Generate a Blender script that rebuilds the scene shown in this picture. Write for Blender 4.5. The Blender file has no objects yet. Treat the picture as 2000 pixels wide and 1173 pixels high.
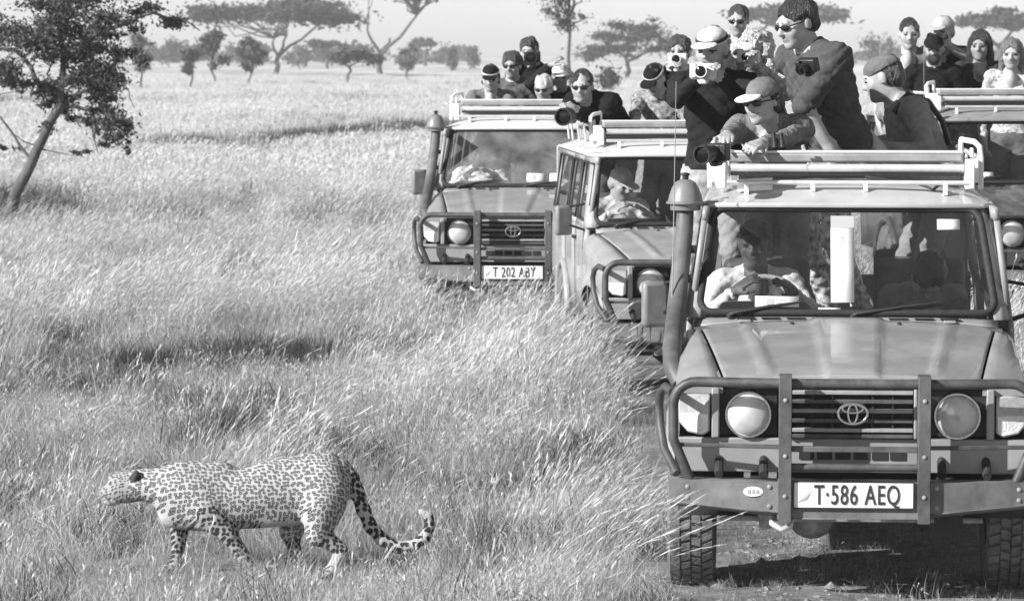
import bpy, math, random
import numpy as np
from mathutils import Vector, Matrix

random.seed(7)
RNG = np.random.default_rng(7)
S = bpy.context.scene
COL = S.collection
R = math.radians

# ------------------------------------------------------------------ camera
FPX, HOR, CAMH = 6800.0, 100.0, 2.5
TILT = math.atan((586.5 - HOR) / FPX)
cam = bpy.data.cameras.new('camera')
cam.sensor_width = 36.0
cam.lens = 36.0 * FPX / 2000.0
cam.clip_start, cam.clip_end = 0.5, 9000
cam.dof.use_dof = True
cam.dof.focus_distance = 17.4
cam.dof.aperture_fstop = 9.0
cam_o = bpy.data.objects.new('camera', cam)
cam_o.location = (0, 0, CAMH)
cam_o.rotation_euler = (math.pi / 2 - TILT, 0, 0)
COL.objects.link(cam_o)
S.camera = cam_o

# ------------------------------------------------------------------ sky, sun, exposure
SUN_EL, SUN_AZ = R(28), R(241)          # azimuth clockwise from +Y: from the left, a little towards the camera
W = bpy.data.worlds.new('World')
S.world = W
W.use_nodes = True
nt = W.node_tree
for n in list(nt.nodes):
    nt.nodes.remove(n)
sky = nt.nodes.new('ShaderNodeTexSky')
sky.sky_type = 'NISHITA'
sky.sun_disc = False
sky.sun_elevation, sky.sun_rotation = SUN_EL, SUN_AZ
sky.air_density, sky.dust_density, sky.ozone_density = 1.2, 0.0, 1.0
bw = nt.nodes.new('ShaderNodeRGBToBW')
bg = nt.nodes.new('ShaderNodeBackground')
bg.inputs['Strength'].default_value = 0.076
wo = nt.nodes.new('ShaderNodeOutputWorld')
nt.links.new(sky.outputs[0], bw.inputs[0])
nt.links.new(bw.outputs[0], bg.inputs['Color'])
nt.links.new(bg.outputs[0], wo.inputs['Surface'])
sl = bpy.data.lights.new('sun', 'SUN')
sl.energy, sl.angle, sl.color = 5.0, R(0.5), (1, 1, 1)
so = bpy.data.objects.new('sun', sl)
sd = Vector((math.sin(SUN_AZ) * math.cos(SUN_EL), math.cos(SUN_AZ) * math.cos(SUN_EL), math.sin(SUN_EL)))
so.rotation_euler = sd.to_track_quat('Z', 'Y').to_euler()
so.location = sd * 60
COL.objects.link(so)
vs = S.view_settings
vs.view_transform = 'Standard'
vs.look = 'None'
vs.exposure, vs.gamma = 0.68, 1.0
try:
    vs.use_curve_mapping = False
except Exception:
    pass
S.cycles.max_bounces = 6
S.cycles.volume_bounces = 0
S.cycles.transparent_max_bounces = 12
S.cycles.use_denoising = True

# ------------------------------------------------------------------ helpers
def at(px, py, Y):
    """point of the place seen at pixel (px,py) of the 2000 px photograph, Y metres ahead of the camera"""
    r, u = (px - 1000) / FPX, (586.5 - py) / FPX
    c, s = math.cos(TILT), math.sin(TILT)
    dy, dz = c + u * s, -s + u * c
    t = Y / dy
    return np.array([r * t, Y, CAMH + dz * t])

def tag(o, label=None, cat=None, group=None, kind=None):
    if label: o['label'] = label
    if cat: o['category'] = cat
    if group: o['group'] = group
    if kind: o['kind'] = kind
    return o

def empty(name, loc=(0, 0, 0), rz=0.0, parent=None):
    o = bpy.data.objects.new(name, None)
    o.location = loc
    o.rotation_euler = (0, 0, rz)
    o.empty_display_size = 0.2
    COL.objects.link(o)
    if parent: o.parent = parent
    return o

def link_mesh(name, me, parent=None, loc=(0, 0, 0)):
    o = bpy.data.objects.new(name, me)
    COL.objects.link(o)
    o.location = loc
    if parent: o.parent = parent
    return o

def np_mesh(name, V, F, mats, mi=None, smooth=True):
    """mesh from numpy verts and quad/tri face array"""
    V = np.asarray(V, np.float32)
    F = np.asarray(F, np.int32)
    me = bpy.data.meshes.new(name)
    k = F.shape[1]
    me.vertices.add(len(V))
    me.vertices.foreach_set('co', V.ravel())
    me.loops.add(F.size)
    me.loops.foreach_set('vertex_index', F.ravel())
    me.polygons.add(len(F))
    me.polygons.foreach_set('loop_start', np.arange(0, F.size, k, dtype=np.int32))
    if mi is not None:
        me.polygons.foreach_set('material_index', np.asarray(mi, np.int32))
    me.polygons.foreach_set('use_smooth', np.full(len(F), smooth))
    for m in (mats if isinstance(mats, (list, tuple)) else [mats]):
        me.materials.append(m)
    me.update(calc_edges=True)
    me.validate()
    return me

def rotm(ax, ay=0, az=0):
    return np.array(Matrix.Rotation(az, 3, 'Z') @ Matrix.Rotation(ay, 3, 'Y') @ Matrix.Rotation(ax, 3, 'X'))

class G:
    """collects boxes, tubes, turned and extruded shapes; build() links them as ONE mesh"""
    def __init__(self):
        self.v, self.f = [], []
    def add(self, v, f):
        b = len(self.v)
        self.v += [tuple(float(c) for c in p) for p in v]
        self.f += [tuple(i + b for i in q) for q in f]
        return self
    def box(self, x0, x1, y0, y1, z0, z1, M=None, c=None):
        v = [(x, y, z) for x in (x0, x1) for y in (y0, y1) for z in (z0, z1)]
        if M is not None:
            c = np.array(c if c is not None else (0, 0, 0))
            v = [M @ np.array(p) + c for p in v]
        return self.add(v, [(0, 1, 3, 2), (4, 6, 7, 5), (0, 4, 5, 1), (2, 3, 7, 6), (0, 2, 6, 4), (1, 5, 7, 3)])
    def tube(self, pts, r, n=8, closed=False, caps=True):
        P = [Vector(p) for p in pts]
        m = len(P)
        rr = r if isinstance(r, (list, tuple)) else [r] * m
        up = None
        vs_, fs = [], []
        for i in range(m):
            if closed:
                t = (P[(i + 1) % m] - P[i - 1])
            else:
                t = (P[min(i + 1, m - 1)] - P[max(i - 1, 0)])
            t.normalize()
            if up is None:
                up = Vector((0, 0, 1)) if abs(t.z) < 0.9 else Vector((1, 0, 0))
            s = t.cross(up); s.normalize()
            up = s.cross(t); up.normalize()
            for k in range(n):
                a = 2 * math.pi * k / n
                vs_.append(P[i] + (s * math.cos(a) + up * math.sin(a)) * rr[i])
        for i in range(m if closed else m - 1):
            j = (i + 1) % m
            for k in range(n):
                l = (k + 1) % n
                fs.append((i * n + k, i * n + l, j * n + l, j * n + k))
        if caps and not closed:
            fs.append(tuple(range(n))[::-1])
            fs.append(tuple((m - 1) * n + k for k in range(n)))
        return self.add(vs_, fs)
    def lathe(self, prof, o=(0, 0, 0), d=(0, 0, 1), n=24, caps=True):
        q = Vector((0, 0, 1)).rotation_difference(Vector(d).normalized()).to_matrix()
        o = Vector(o)
        vs_, fs = [], []
        m = len(prof)
        for (r, z) in prof:
            for k in range(n):
                a = 2 * math.pi * k / n
                vs_.append(q @ Vector((r * math.cos(a), r * math.sin(a), z)) + o)
        for i in range(m - 1):
            for k in range(n):
                l = (k + 1) % n
                fs.append((i * n + k, i * n + l, (i + 1) * n + l, (i + 1) * n + k))
        if caps:
            fs.append(tuple(range(n))[::-1])
            fs.append(tuple((m - 1) * n + k for k in range(n)))
        return self.add(vs_, fs)
    def prism(self, poly, a, b, axis='y', fn=None):
        """poly: 2-D outline; extruded from a to b along the axis. fn maps the point afterwards"""
        n = len(poly)
        def pt(p, t):
            if axis == 'y': q = (p[0], t, p[1])
            elif axis == 'x': q = (t, p[0], p[1])
            else: q = (p[0], p[1], t)
            return fn(q) if fn else q
        v = [pt(p, a) for p in poly] + [pt(p, b) for p in poly]
        f = [tuple(range(n))[::-1], tuple(range(n, 2 * n))]
        f += [(i, (i + 1) % n, n + (i + 1) % n, n + i) for i in range(n)]
        return self.add(v, f)
    def sheet(self, fn, nu, nv, skip=None):
        v = [fn(i / nu, j / nv) for i in range(nu + 1) for j in range(nv + 1)]
        f = []
        for i in range(nu):
            for j in range(nv):
                if skip and skip((i + .5) / nu, (j + .5) / nv): continue
                a = i * (nv + 1) + j
                f.append((a, a + nv + 1, a + nv + 2, a + 1))
        return self.add(v, f)
    def mesh(self, name, mat, smooth=35):
        me = bpy.data.meshes.new(name)
        me.from_pydata(self.v, [], self.f)
        for m in (mat if isinstance(mat, (list, tuple)) else [mat]):
            me.materials.append(m)
        if smooth:
            me.polygons.foreach_set('use_smooth', [True] * len(me.polygons))
            me.set_sharp_from_angle(angle=R(smooth))
        me.update()
        return me
    def build(self, name, mat, parent=None, loc=(0, 0, 0), bevel=0.0, solid=0.0, smooth=35, subsurf=0):
        o = link_mesh(name, self.mesh(name, mat, smooth), parent, loc)
        if solid:
            s = o.modifiers.new('thick', 'SOLIDIFY'); s.thickness = solid; s.offset = -1
        if subsurf:
            s = o.modifiers.new('smooth', 'SUBSURF'); s.levels = s.render_levels = subsurf
        if bevel:
            b = o.modifiers.new('edge', 'BEVEL'); b.width = bevel; b.segments = 2
            b.limit_method = 'ANGLE'; b.angle_limit = R(40)
        return o

# ------------------------------------------------------------------ materials (a black and white world: greys only)
def gv(v):
    return (v, v, v, 1)

def mat(name, v, rough=0.6, var=0.0, scale=20.0, bump=0.0, bscale=None, metal=0.0, coat=0.0, spec=0.5, dirt=0.0, stretch=None, detail=4):
    m = bpy.data.materials.new(name)
    m.use_nodes = True
    t = m.node_tree
    b = t.nodes['Principled BSDF']
    b.inputs['Base Color'].default_value = gv(v)
    b.inputs['Roughness'].default_value = rough
    b.inputs['Metallic'].default_value = metal
    b.inputs['Coat Weight'].default_value = coat
    b.inputs['Specular IOR Level'].default_value = spec
    tc = t.nodes.new('ShaderNodeTexCoord')
    src = tc.outputs['Object']
    if stretch:
        mp = t.nodes.new('ShaderNodeMapping')
        mp.inputs['Scale'].default_value = stretch
        t.links.new(src, mp.inputs[0]); src = mp.outputs[0]
    if var:
        n = t.nodes.new('ShaderNodeTexNoise')
        n.inputs['Scale'].default_value = scale
        n.inputs['Detail'].default_value = detail
        n.inputs['Roughness'].default_value = 0.65
        t.links.new(src, n.inputs['Vector'])
        r = t.nodes.new('ShaderNodeMapRange')
        r.inputs['From Min'].default_value, r.inputs['From Max'].default_value = 0.3, 0.7
        r.inputs['To Min'].default_value, r.inputs['To Max'].default_value = max(0.004, v * (1 - var)), min(0.95, v * (1 + var))
        t.links.new(n.outputs['Fac'], r.inputs['Value'])
        out = r.outputs[0]
        if dirt:                                   # dust film: pale blotches of their own shape
            n2 = t.nodes.new('ShaderNodeTexNoise')
            n2.inputs['Scale'].default_value = 3.0; n2.inputs['Detail'].default_value = 8; n2.inputs['Roughness'].default_value = 0.7
            t.links.new(tc.outputs['Object'], n2.inputs['Vector'])
            r2 = t.nodes.new('ShaderNodeMapRange')
            r2.inputs['From Min'].default_value, r2.inputs['From Max'].default_value = 0.42, 0.72
            r2.inputs['To Max'].default_value = dirt
            t.links.new(n2.outputs['Fac'], r2.inputs['Value'])
            mx = t.nodes.new('ShaderNodeMix')
            mx.inputs['B'].default_value = 0.42
            t.links.new(r2.outputs[0], mx.inputs['Factor'])
            t.links.new(out, mx.inputs['A'])
            out = mx.outputs['Result']
            r3 = t.nodes.new('ShaderNodeMapRange')
            r3.inputs['To Min'].default_value, r3.inputs['To Max'].default_value = rough, min(1, rough + 0.5)
            t.links.new(r2.outputs[0], r3.inputs['Value'])
            t.links.new(r3.outputs[0], b.inputs['Roughness'])
        t.links.new(out, b.inputs['Base Color'])
    if bump:
        n = t.nodes.new('ShaderNodeTexNoise')
        n.inputs['Scale'].default_value = bscale or scale
        n.inputs['Detail'].default_value = 3
        t.links.new(src, n.inputs['Vector'])
        bp = t.nodes.new('ShaderNodeBump')
        bp.inputs['Strength'].default_value = min(1, bump)
        bp.inputs['Distance'].default_value = 0.02
        t.links.new(n.outputs['Fac'], bp.inputs['Height'])
        t.links.new(bp.outputs[0], b.inputs['Normal'])
    return m

def glass_mat(name, dust=0.06, tint=0.8, film=0.5):
    m = bpy.data.materials.new(name)
    m.use_nodes = True
    t = m.node_tree
    t.nodes.remove(t.nodes['Principled BSDF'])
    out = t.nodes['Material Output']
    tr = t.nodes.new('ShaderNodeBsdfTransparent'); tr.inputs[0].default_value = gv(tint)
    gl = t.nodes.new('ShaderNodeBsdfGlossy'); gl.inputs['Roughness'].default_value = 0.02; gl.inputs[0].default_value = gv(1)
    df = t.nodes.new('ShaderNodeBsdfDiffuse'); df.inputs[0].default_value = gv(film)
    fr = t.nodes.new('ShaderNodeFresnel'); fr.inputs[0].default_value = 1.5
    m1 = t.nodes.new('ShaderNodeMixShader'); m2 = t.nodes.new('ShaderNodeMixShader')
    n = t.nodes.new('ShaderNodeTexNoise'); n.inputs['Scale'].default_value = 5; n.inputs['Detail'].default_value = 6
    tc = t.nodes.new('ShaderNodeTexCoord'); t.links.new(tc.outputs['Object'], n.inputs['Vector'])
    r = t.nodes.new('ShaderNodeMapRange'); r.inputs['From Min'].default_value = 0.3; r.inputs['From Max'].default_value = 0.75
    r.inputs['To Min'].default_value = dust * 0.4; r.inputs['To Max'].default_value = dust * 1.6
    t.links.new(n.outputs['Fac'], r.inputs['Value'])
    t.links.new(r.outputs[0], m1.inputs[0]); t.links.new(tr.outputs[0], m1.inputs[1]); t.links.new(df.outputs[0], m1.inputs[2])
    t.links.new(fr.outputs[0], m2.inputs[0]); t.links.new(m1.outputs[0], m2.inputs[1]); t.links.new(gl.outputs[0], m2.inputs[2])
    t.links.new(m2.outputs[0], out.inputs['Surface'])
    return m

def foliage_mat(name, v, var=0.4, trans=0.35, attr=None):
    m = bpy.data.materials.new(name)
    m.use_nodes = True
    t = m.node_tree
    t.nodes.remove(t.nodes['Principled BSDF'])
    out = t.nodes['Material Output']
    tc = t.nodes.new('ShaderNodeTexCoord')
    n = t.nodes.new('ShaderNodeTexNoise'); n.inputs['Scale'].default_value = 1.3; n.inputs['Detail'].default_value = 5
    t.links.new(tc.outputs['Object'], n.inputs['Vector'])
    gi = t.nodes.new('ShaderNodeNewGeometry')
    ad = t.nodes.new('ShaderNodeMath'); ad.operation = 'ADD'
    t.links.new(n.outputs['Fac'], ad.inputs[0]); t.links.new(gi.outputs['Random Per Island'], ad.inputs[1])
    r = t.nodes.new('ShaderNodeMapRange'); r.inputs['From Min'].default_value = 0.4; r.inputs['From Max'].default_value = 1.6
    r.inputs['To Min'].default_value = v * (1 - var); r.inputs['To Max'].default_value = v * (1 + var)
    t.links.new(ad.outputs[0], r.inputs['Value'])
    col = r.outputs[0]
    if attr:
        a = t.nodes.new('ShaderNodeAttribute'); a.attribute_type = 'INSTANCER'; a.attribute_name = attr
        mu = t.nodes.new('ShaderNodeMath'); mu.operation = 'MULTIPLY'
        t.links.new(col, mu.inputs[0]); t.links.new(a.outputs['Fac'], mu.inputs[1]); col = mu.outputs[0]
    df = t.nodes.new('ShaderNodeBsdfDiffuse'); tl = t.nodes.new('ShaderNodeBsdfTranslucent')
    t.links.new(col, df.inputs[0]); t.links.new(col, tl.inputs[0])
    mx = t.nodes.new('ShaderNodeMixShader'); mx.inputs[0].default_value = trans
    t.links.new(df.outputs[0], mx.inputs[1]); t.links.new(tl.outputs[0], mx.inputs[2])
    t.links.new(mx.outputs[0], out.inputs['Surface'])
    return m

# ------------------------------------------------------------------ ground
def sm(t):
    t = np.clip(t, 0, 1)
    return t * t * (3 - 2 * t)

def terr(x, y):
    x, y = np.asarray(x, float), np.asarray(y, float)
    z = 0.19 * sm((x - 2.5) / 1.2) * sm((y - 18) / 6) * (1 - sm((y - 45) / 30))
    z = z + 0.06 * np.exp(-((x - 0.2) / 2.0) ** 2 - ((y - 32) / 5.0) ** 2)
    z = z + 0.03 * np.sin(x * 0.9 + 1.0) * np.sin(y * 0.55) * sm((y - 30) / 20)
    z = z + 0.5 * sm((y - 150) / 250) * np.sin(x * 0.021 + 0.5) * np.sin(y * 0.013 + 1.0)
    return z

def ground_mat():
    m = bpy.data.materials.new('dry_savanna_ground')
    m.use_nodes = True
    t = m.node_tree
    b = t.nodes['Principled BSDF']
    b.inputs['Roughness'].default_value = 1.0
    b.inputs['Specular IOR Level'].default_value = 0.1
    tc = t.nodes.new('ShaderNodeTexCoord')
    n1 = t.nodes.new('ShaderNodeTexNoise'); n1.inputs['Scale'].default_value = 9; n1.inputs['Detail'].default_value = 10; n1.inputs['Roughness'].default_value = 0.75
    t.links.new(tc.outputs['Object'], n1.inputs['Vector'])
    mp = t.nodes.new('ShaderNodeMapping'); mp.inputs['Scale'].default_value = (0.05, 0.012, 1)
    n2 = t.nodes.new('ShaderNodeTexNoise'); n2.inputs['Scale'].default_value = 1.0; n2.inputs['Detail'].default_value = 8; n2.inputs['Roughness'].default_value = 0.6
    t.links.new(tc.outputs['Object'], mp.inputs[0]); t.links.new(mp.outputs[0], n2.inputs['Vector'])
    r1 = t.nodes.new('ShaderNodeMapRange'); r1.inputs['From Min'].default_value = 0.3; r1.inputs['From Max'].default_value = 0.7
    r1.inputs['To Min'].default_value = 0.12; r1.inputs['To Max'].default_value = 0.40
    r2 = t.nodes.new('ShaderNodeMapRange'); r2.inputs['From Min'].default_value = 0.36; r2.inputs['From Max'].default_value = 0.6
    r2.inputs['To Min'].default_value = 0.32; r2.inputs['To Max'].default_value = 0.66
    t.links.new(n1.outputs['Fac'], r1.inputs['Value']); t.links.new(n2.outputs['Fac'], r2.inputs['Value'])
    sx = t.nodes.new('ShaderNodeSeparateXYZ'); t.links.new(tc.outputs['Object'], sx.inputs[0])
    r3 = t.nodes.new('ShaderNodeMapRange'); r3.inputs['From Min'].default_value = 45; r3.inputs['From Max'].default_value = 90
    t.links.new(sx.outputs['Y'], r3.inputs['Value'])      # bare soil among the near tussocks gives way to the closed straw sward
    mx = t.nodes.new('ShaderNodeMix')
    t.links.new(r3.outputs[0], mx.inputs['Factor']); t.links.new(r1.outputs[0], mx.inputs['A']); t.links.new(r2.outputs[0], mx.inputs['B'])
    t.links.new(mx.outputs['Result'], b.inputs['Base Color'])
    bp = t.nodes.new('ShaderNodeBump'); bp.inputs['Strength'].default_value = 0.6; bp.inputs['Distance'].default_value = 0.05
    t.links.new(n1.outputs['Fac'], bp.inputs['Height']); t.links.new(bp.outputs[0], b.inputs['Normal'])
    return m

ys = np.concatenate([np.linspace(-40, 10, 12)[:-1], np.linspace(10, 50, 90)[:-1], np.geomspace(50, 5200, 110)])
xs = np.concatenate([-np.geomspace(2600, 12, 40), np.linspace(-11, 11, 60), np.geomspace(12, 2600, 40)])
gx, gy = np.meshgrid(xs, ys, indexing='ij')
gz = terr(gx, gy)
V = np.stack([gx, gy, gz], -1).reshape(-1, 3)
nx_, ny_ = gx.shape
ii, jj = np.meshgrid(np.arange(nx_ - 1), np.arange(ny_ - 1), indexing='ij')
a = (ii * ny_ + jj).ravel()
F = np.stack([a, a + ny_, a + ny_ + 1, a + 1], -1)
tag(link_mesh('ground', np_mesh('ground', V, F, ground_mat())), kind='structure')

# ------------------------------------------------------------------ grass
def tuft_mesh(name, n, rad, h, w, lean, spread, heads=0, mats=None, seed=0, segs=3, stiff=2.0, straight=False):
    g = np.random.default_rng(seed)
    ang = g.uniform(0, 2 * np.pi, n)
    rr = rad * np.sqrt(g.uniform(0, 1, n))
    base = np.stack([rr * np.cos(ang), rr * np.sin(ang), np.full(n, -0.02)], -1)
    hh = h * g.uniform(0.45, 1.1, n)
    la = g.uniform(0, 2 * np.pi, n)
    ls = spread * g.uniform(0.1, 1, n)
    ld = np.stack([lean + ls * np.cos(la), ls * np.sin(la), np.zeros(n)], -1)
    wa = g.uniform(0, np.pi, n)
    wd = np.stack([np.cos(wa), np.sin(wa), np.zeros(n)], -1) * (w * g.uniform(0.6, 1.3, n))[:, None]
    ts = np.linspace(0, 1, segs + 1)
    V = np.zeros((n, segs + 1, 2, 3))
    def pos(t, i=slice(None)):
        return base[i] + np.stack([np.zeros(n)[i], np.zeros(n)[i], hh[i] * t * (1 - 0.22 * t)], -1) + ld[i] * (hh[i] * t ** stiff)[:, None]
    for k, t in enumerate(ts):
        c = pos(t)
        wf = (1 - 0.55 * t) if straight else (1.0 - 0.93 * t ** 1.6)
        V[:, k, 0] = c - wd * wf * 0.5
        V[:, k, 1] = c + wd * wf * 0.5
    idx = (np.arange(n)[:, None] * (segs + 1) + np.arange(segs)[None]) * 2
    F = np.stack([idx, idx + 1, idx + 3, idx + 2], -1).reshape(-1, 4)
    Vs, Fs = [V.reshape(-1, 3)], [F]
    off = V.size // 3
    if heads:
        nh = int(n * heads)
        for s in range(4):
            t0 = 0.74 + 0.07 * s
            i = slice(0, nh)
            c0, c1 = pos(t0, i), pos(min(1.03, t0 + 0.13), i)
            a = g.uniform(0, 2 * np.pi, nh)
            o = np.stack([np.cos(a), np.sin(a), np.zeros(nh)], -1) * (w * 2.6)
            mid = (c0 + c1) / 2
            q = np.stack([c0, mid + o * 0.9, c1 + o * 1.2, mid - o * 0.2], 1)
            Vs.append(q.reshape(-1, 3))
            Fs.append((np.arange(nh)[:, None] * 4 + np.arange(4)[None]) + off)
            off += nh * 4
    return np_mesh(name, np.concatenate(Vs), np.concatenate(Fs), mats, smooth=False)

straw = foliage_mat('dry_grass', 0.58, var=0.5, trans=0.3, attr='shade')
leafy = foliage_mat('green_grass', 0.12, var=0.5, trans=0.3, attr='shade')
TUFTS = bpy.data.collections.new('grass_tufts')
specs = [  # n, radius, height, width, lean, spread, heads, material
    (90, .17, .26, .0032, .12, .80, 0, straw), (80, .20, .30, .0030, .20, .75, .15, straw), (70, .14, .20, .0030, .03, 1.0, 0, straw),
    (66, .18, .60, .0026, .32, .36, .5, straw), (60, .21, .72, .0025, .44, .34, .55, straw), (74, .18, .50, .0028, .22, .5, .35, straw),
    (70, .18, .20, .0100, .05, .8, 0, leafy), (70, .2, .32, .006, .15, .6, 0, leafy),
    (150, .75, .50, .010, .28, .45, .3, straw), (140, .8, .36, .011, .2, .55, .1, straw), (120, .8, .34, .016, .15, .6, 0, leafy)]
for i, s in enumerate(specs):
    o = bpy.data.objects.new('grass_tuft_%02d' % i, tuft_mesh('grass_tuft', s[0], s[1], s[2], s[3], s[4], s[5], s[6], s[7], seed=i, stiff=1.7))
    TUFTS.objects.link(o)

CARS = [((1.5226, 15.45), 4.4), ((1.48, 24.9), -4.0), ((0.0, 30.2), 2.9), ((4.46, 27.5), -5.0)]   # front, middle, left, right rear: bumper centre, yaw

def in_car(x, y, grow=0.0, front=0.0):
    k = np.zeros(len(x), bool)
    for (ox, oy), yw in CARS:
        a = R(yw)
        lx = (x - ox) * math.cos(a) - (y - oy) * math.sin(a)
        ly = (x - ox) * math.sin(a) + (y - oy) * math.cos(a)
        k |= (np.abs(lx) < 0.86 + grow) & (ly > -front) & (ly < 5.0)
    return k

def vnoise(x, y, s, seed):
    """smooth value noise, 0..1"""
    g = np.random.default_rng(seed).uniform(0, 1, (64, 64))
    u, v = x / s, y / s
    i, j = np.floor(u).astype(int), np.floor(v).astype(int)
    fu, fv = sm(u - i), sm(v - j)
    q = lambda a, b: g[a % 64, b % 64]
    return (q(i, j) * (1 - fu) + q(i + 1, j) * fu) * (1 - fv) + (q(i, j + 1) * (1 - fu) + q(i + 1, j + 1) * fu) * fv

# clumps of greener, darker growth and painted shade: x, y, rx, ry, how dark
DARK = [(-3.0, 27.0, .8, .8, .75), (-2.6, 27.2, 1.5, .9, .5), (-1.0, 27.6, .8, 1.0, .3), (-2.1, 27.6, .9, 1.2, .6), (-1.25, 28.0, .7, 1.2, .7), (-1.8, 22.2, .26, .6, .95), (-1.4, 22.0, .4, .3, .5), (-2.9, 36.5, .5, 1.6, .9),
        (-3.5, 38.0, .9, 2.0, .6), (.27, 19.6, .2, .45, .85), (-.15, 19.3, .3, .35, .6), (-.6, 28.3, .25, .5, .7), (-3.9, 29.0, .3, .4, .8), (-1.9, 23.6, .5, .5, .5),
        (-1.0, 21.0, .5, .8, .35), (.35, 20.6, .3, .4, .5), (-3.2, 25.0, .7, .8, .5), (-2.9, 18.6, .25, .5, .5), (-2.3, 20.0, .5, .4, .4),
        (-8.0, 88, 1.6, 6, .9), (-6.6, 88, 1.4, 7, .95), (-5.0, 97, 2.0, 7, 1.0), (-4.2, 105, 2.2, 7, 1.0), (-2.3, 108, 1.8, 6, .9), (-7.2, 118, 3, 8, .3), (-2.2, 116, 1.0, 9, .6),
        (-8.2, 53, 1.6, 6, .85), (-6.6, 51, 1.3, 5, .85), (-5.2, 50, 1.1, 4.5, .7), (-4.0, 51, .8, 4, .45), (-7.2, 46, .5, 1.2, .9), (-24, 160, 8, 12, .7), (-10, 170, 7, 7, .35), (-3, 100, 1, 4, .6)]  # opens with the shade band by the leaning acacia, painted as dark tufts

TRACK = np.array([(-9.6, 80.0), (-8.0, 84.5), (-6.2, 90.0), (-4.3, 96.5), (-2.2, 104.5), (0.4, 114.0), (4.0, 127.0)])   # middle of the wheel track curving across the plain
def on_track(x, y):
    cx = np.interp(y, TRACK[:, 1], TRACK[:, 0])
    return (y > 80) & (y < 127) & (np.abs(x - cx) < .85)

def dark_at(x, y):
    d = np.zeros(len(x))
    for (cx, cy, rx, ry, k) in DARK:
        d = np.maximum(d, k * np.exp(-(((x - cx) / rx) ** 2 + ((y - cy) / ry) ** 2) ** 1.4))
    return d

def tall_at(x, y):
    """0 short tussocks .. 1 tall seeding grass"""
    t = 0.05 + 0.5 * sm((y - 21) / 5) * sm((x + 1.6) / 1.2)            # in front of the two middle trucks
    t = np.maximum(t, 0.95 * sm((y - 22.0) / 2.0) * sm((x + 0.9) / 0.9))
    t = np.maximum(t, 0.8 * sm((y - 29) / 3))
    m_ = sm((x - .45) / .35) * sm((25.6 - y) / .6) * sm((y - 17.5) / 1.5)
    t = t * (1 - .93 * m_)
    t = np.maximum(t, 0.45 * np.exp(-((x - 0.18) / 0.22) ** 2 - ((y - 16.8) / 1.6) ** 2))
    return t

P, ROT, SCL, IDX, SHD = [], [], [], [], []
def scatter(y0, y1, dens, far=False):
    x1 = 0.147 * y1 + 1.2
    n = int(dens * 2 * x1 * (y1 - y0))
    x = RNG.uniform(-x1, x1, n); y = RNG.uniform(y0, y1, n)
    k = (np.abs(x) < 0.152 * y + 1.0) & ~in_car(x, y, -0.02, 0.0 if far else 0.0)
    x, y = x[k], y[k]
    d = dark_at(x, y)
    t = tall_at(x, y)
    nz = vnoise(x + 31, y + 17, 0.8, 1) * 0.6 + vnoise(x, y, 0.3, 2) * 0.4
    n2 = vnoise(x * 1.6 + 5, y * 0.6, 2.4, 3)
    u = RNG.uniform(0, 1, len(x))
    # bare earth and trampled stalks right under and in front of the first truck
    near = np.exp(-((x - 2.0) / 1.52) ** 8 - ((y - 15.2) / 1.8) ** 8)
    keep = (RNG.uniform(0, 1, len(x)) > 0.80 * near)
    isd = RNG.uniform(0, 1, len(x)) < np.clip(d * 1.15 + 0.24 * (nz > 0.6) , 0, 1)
    ist = u < t * np.clip(1.25 - 0.55 * (n2 < 0.4), 0, 1)
    if far:
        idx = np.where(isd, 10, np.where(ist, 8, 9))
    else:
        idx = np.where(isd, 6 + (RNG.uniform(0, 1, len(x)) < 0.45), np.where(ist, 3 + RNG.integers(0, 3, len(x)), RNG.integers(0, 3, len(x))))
    sc = RNG.uniform(0.75, 1.2, len(x)) * (0.85 + 0.3 * nz)
    # low growth where the leopard walks
    lp = np.exp(-((x + 1.1) / 1.5) ** 4 - ((y - 16.2) / 0.9) ** 4)
    sc = sc * (1 - 0.34 * lp * sm((y - 16.1) / .4) - .2 * lp) * (1 - 0.66 * near)
    mf = sm((x - .5) / .3) * sm((25.8 - y) / .6) * sm((y - 18.5) / 1.5) * sm((3.2 - x) / .6)
    sc = sc * (1 - .55 * mf)
    keep = keep & (RNG.uniform(0, 1, len(x)) > .5 * mf) & ~on_track(x, y)
    idx = np.where(((lp > 0.4) | (near > .3)) & (idx >= 3) & (idx <= 5), 0, idx)
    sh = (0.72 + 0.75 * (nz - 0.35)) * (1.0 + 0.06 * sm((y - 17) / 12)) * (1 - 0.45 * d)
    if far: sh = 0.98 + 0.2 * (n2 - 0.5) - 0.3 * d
    sh = np.where(ist & ~isd, sh * (1.14 if not far else 1.05), sh)
    z = terr(x, y)
    k = keep
    P.append(np.stack([x, y, z], -1)[k])
    tl = .13 + .22 * (1 - sm((y - 17) / 6)) * (~ist)
    ROT.append(np.stack([RNG.normal(0, 1, len(x)) * tl, RNG.normal(0, 1, len(x)) * tl, RNG.uniform(-1.15, 1.15, len(x)) * (1 + 1.6 * (~ist))], -1)[k])
    SCL.append(np.stack([sc, sc, sc * RNG.uniform(.8, 1.15, len(x))], -1)[k])
    IDX.append(idx[k]); SHD.append(np.clip(sh, .25, 1.55)[k])
scatter(14.3, 24, 46)
scatter(24, 40, 30)
scatter(40, 62, 13)
scatter(55, 95, 4.0, True)
scatter(95, 180, 1.6, True)
scatter(180, 330, 0.35, True)
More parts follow.
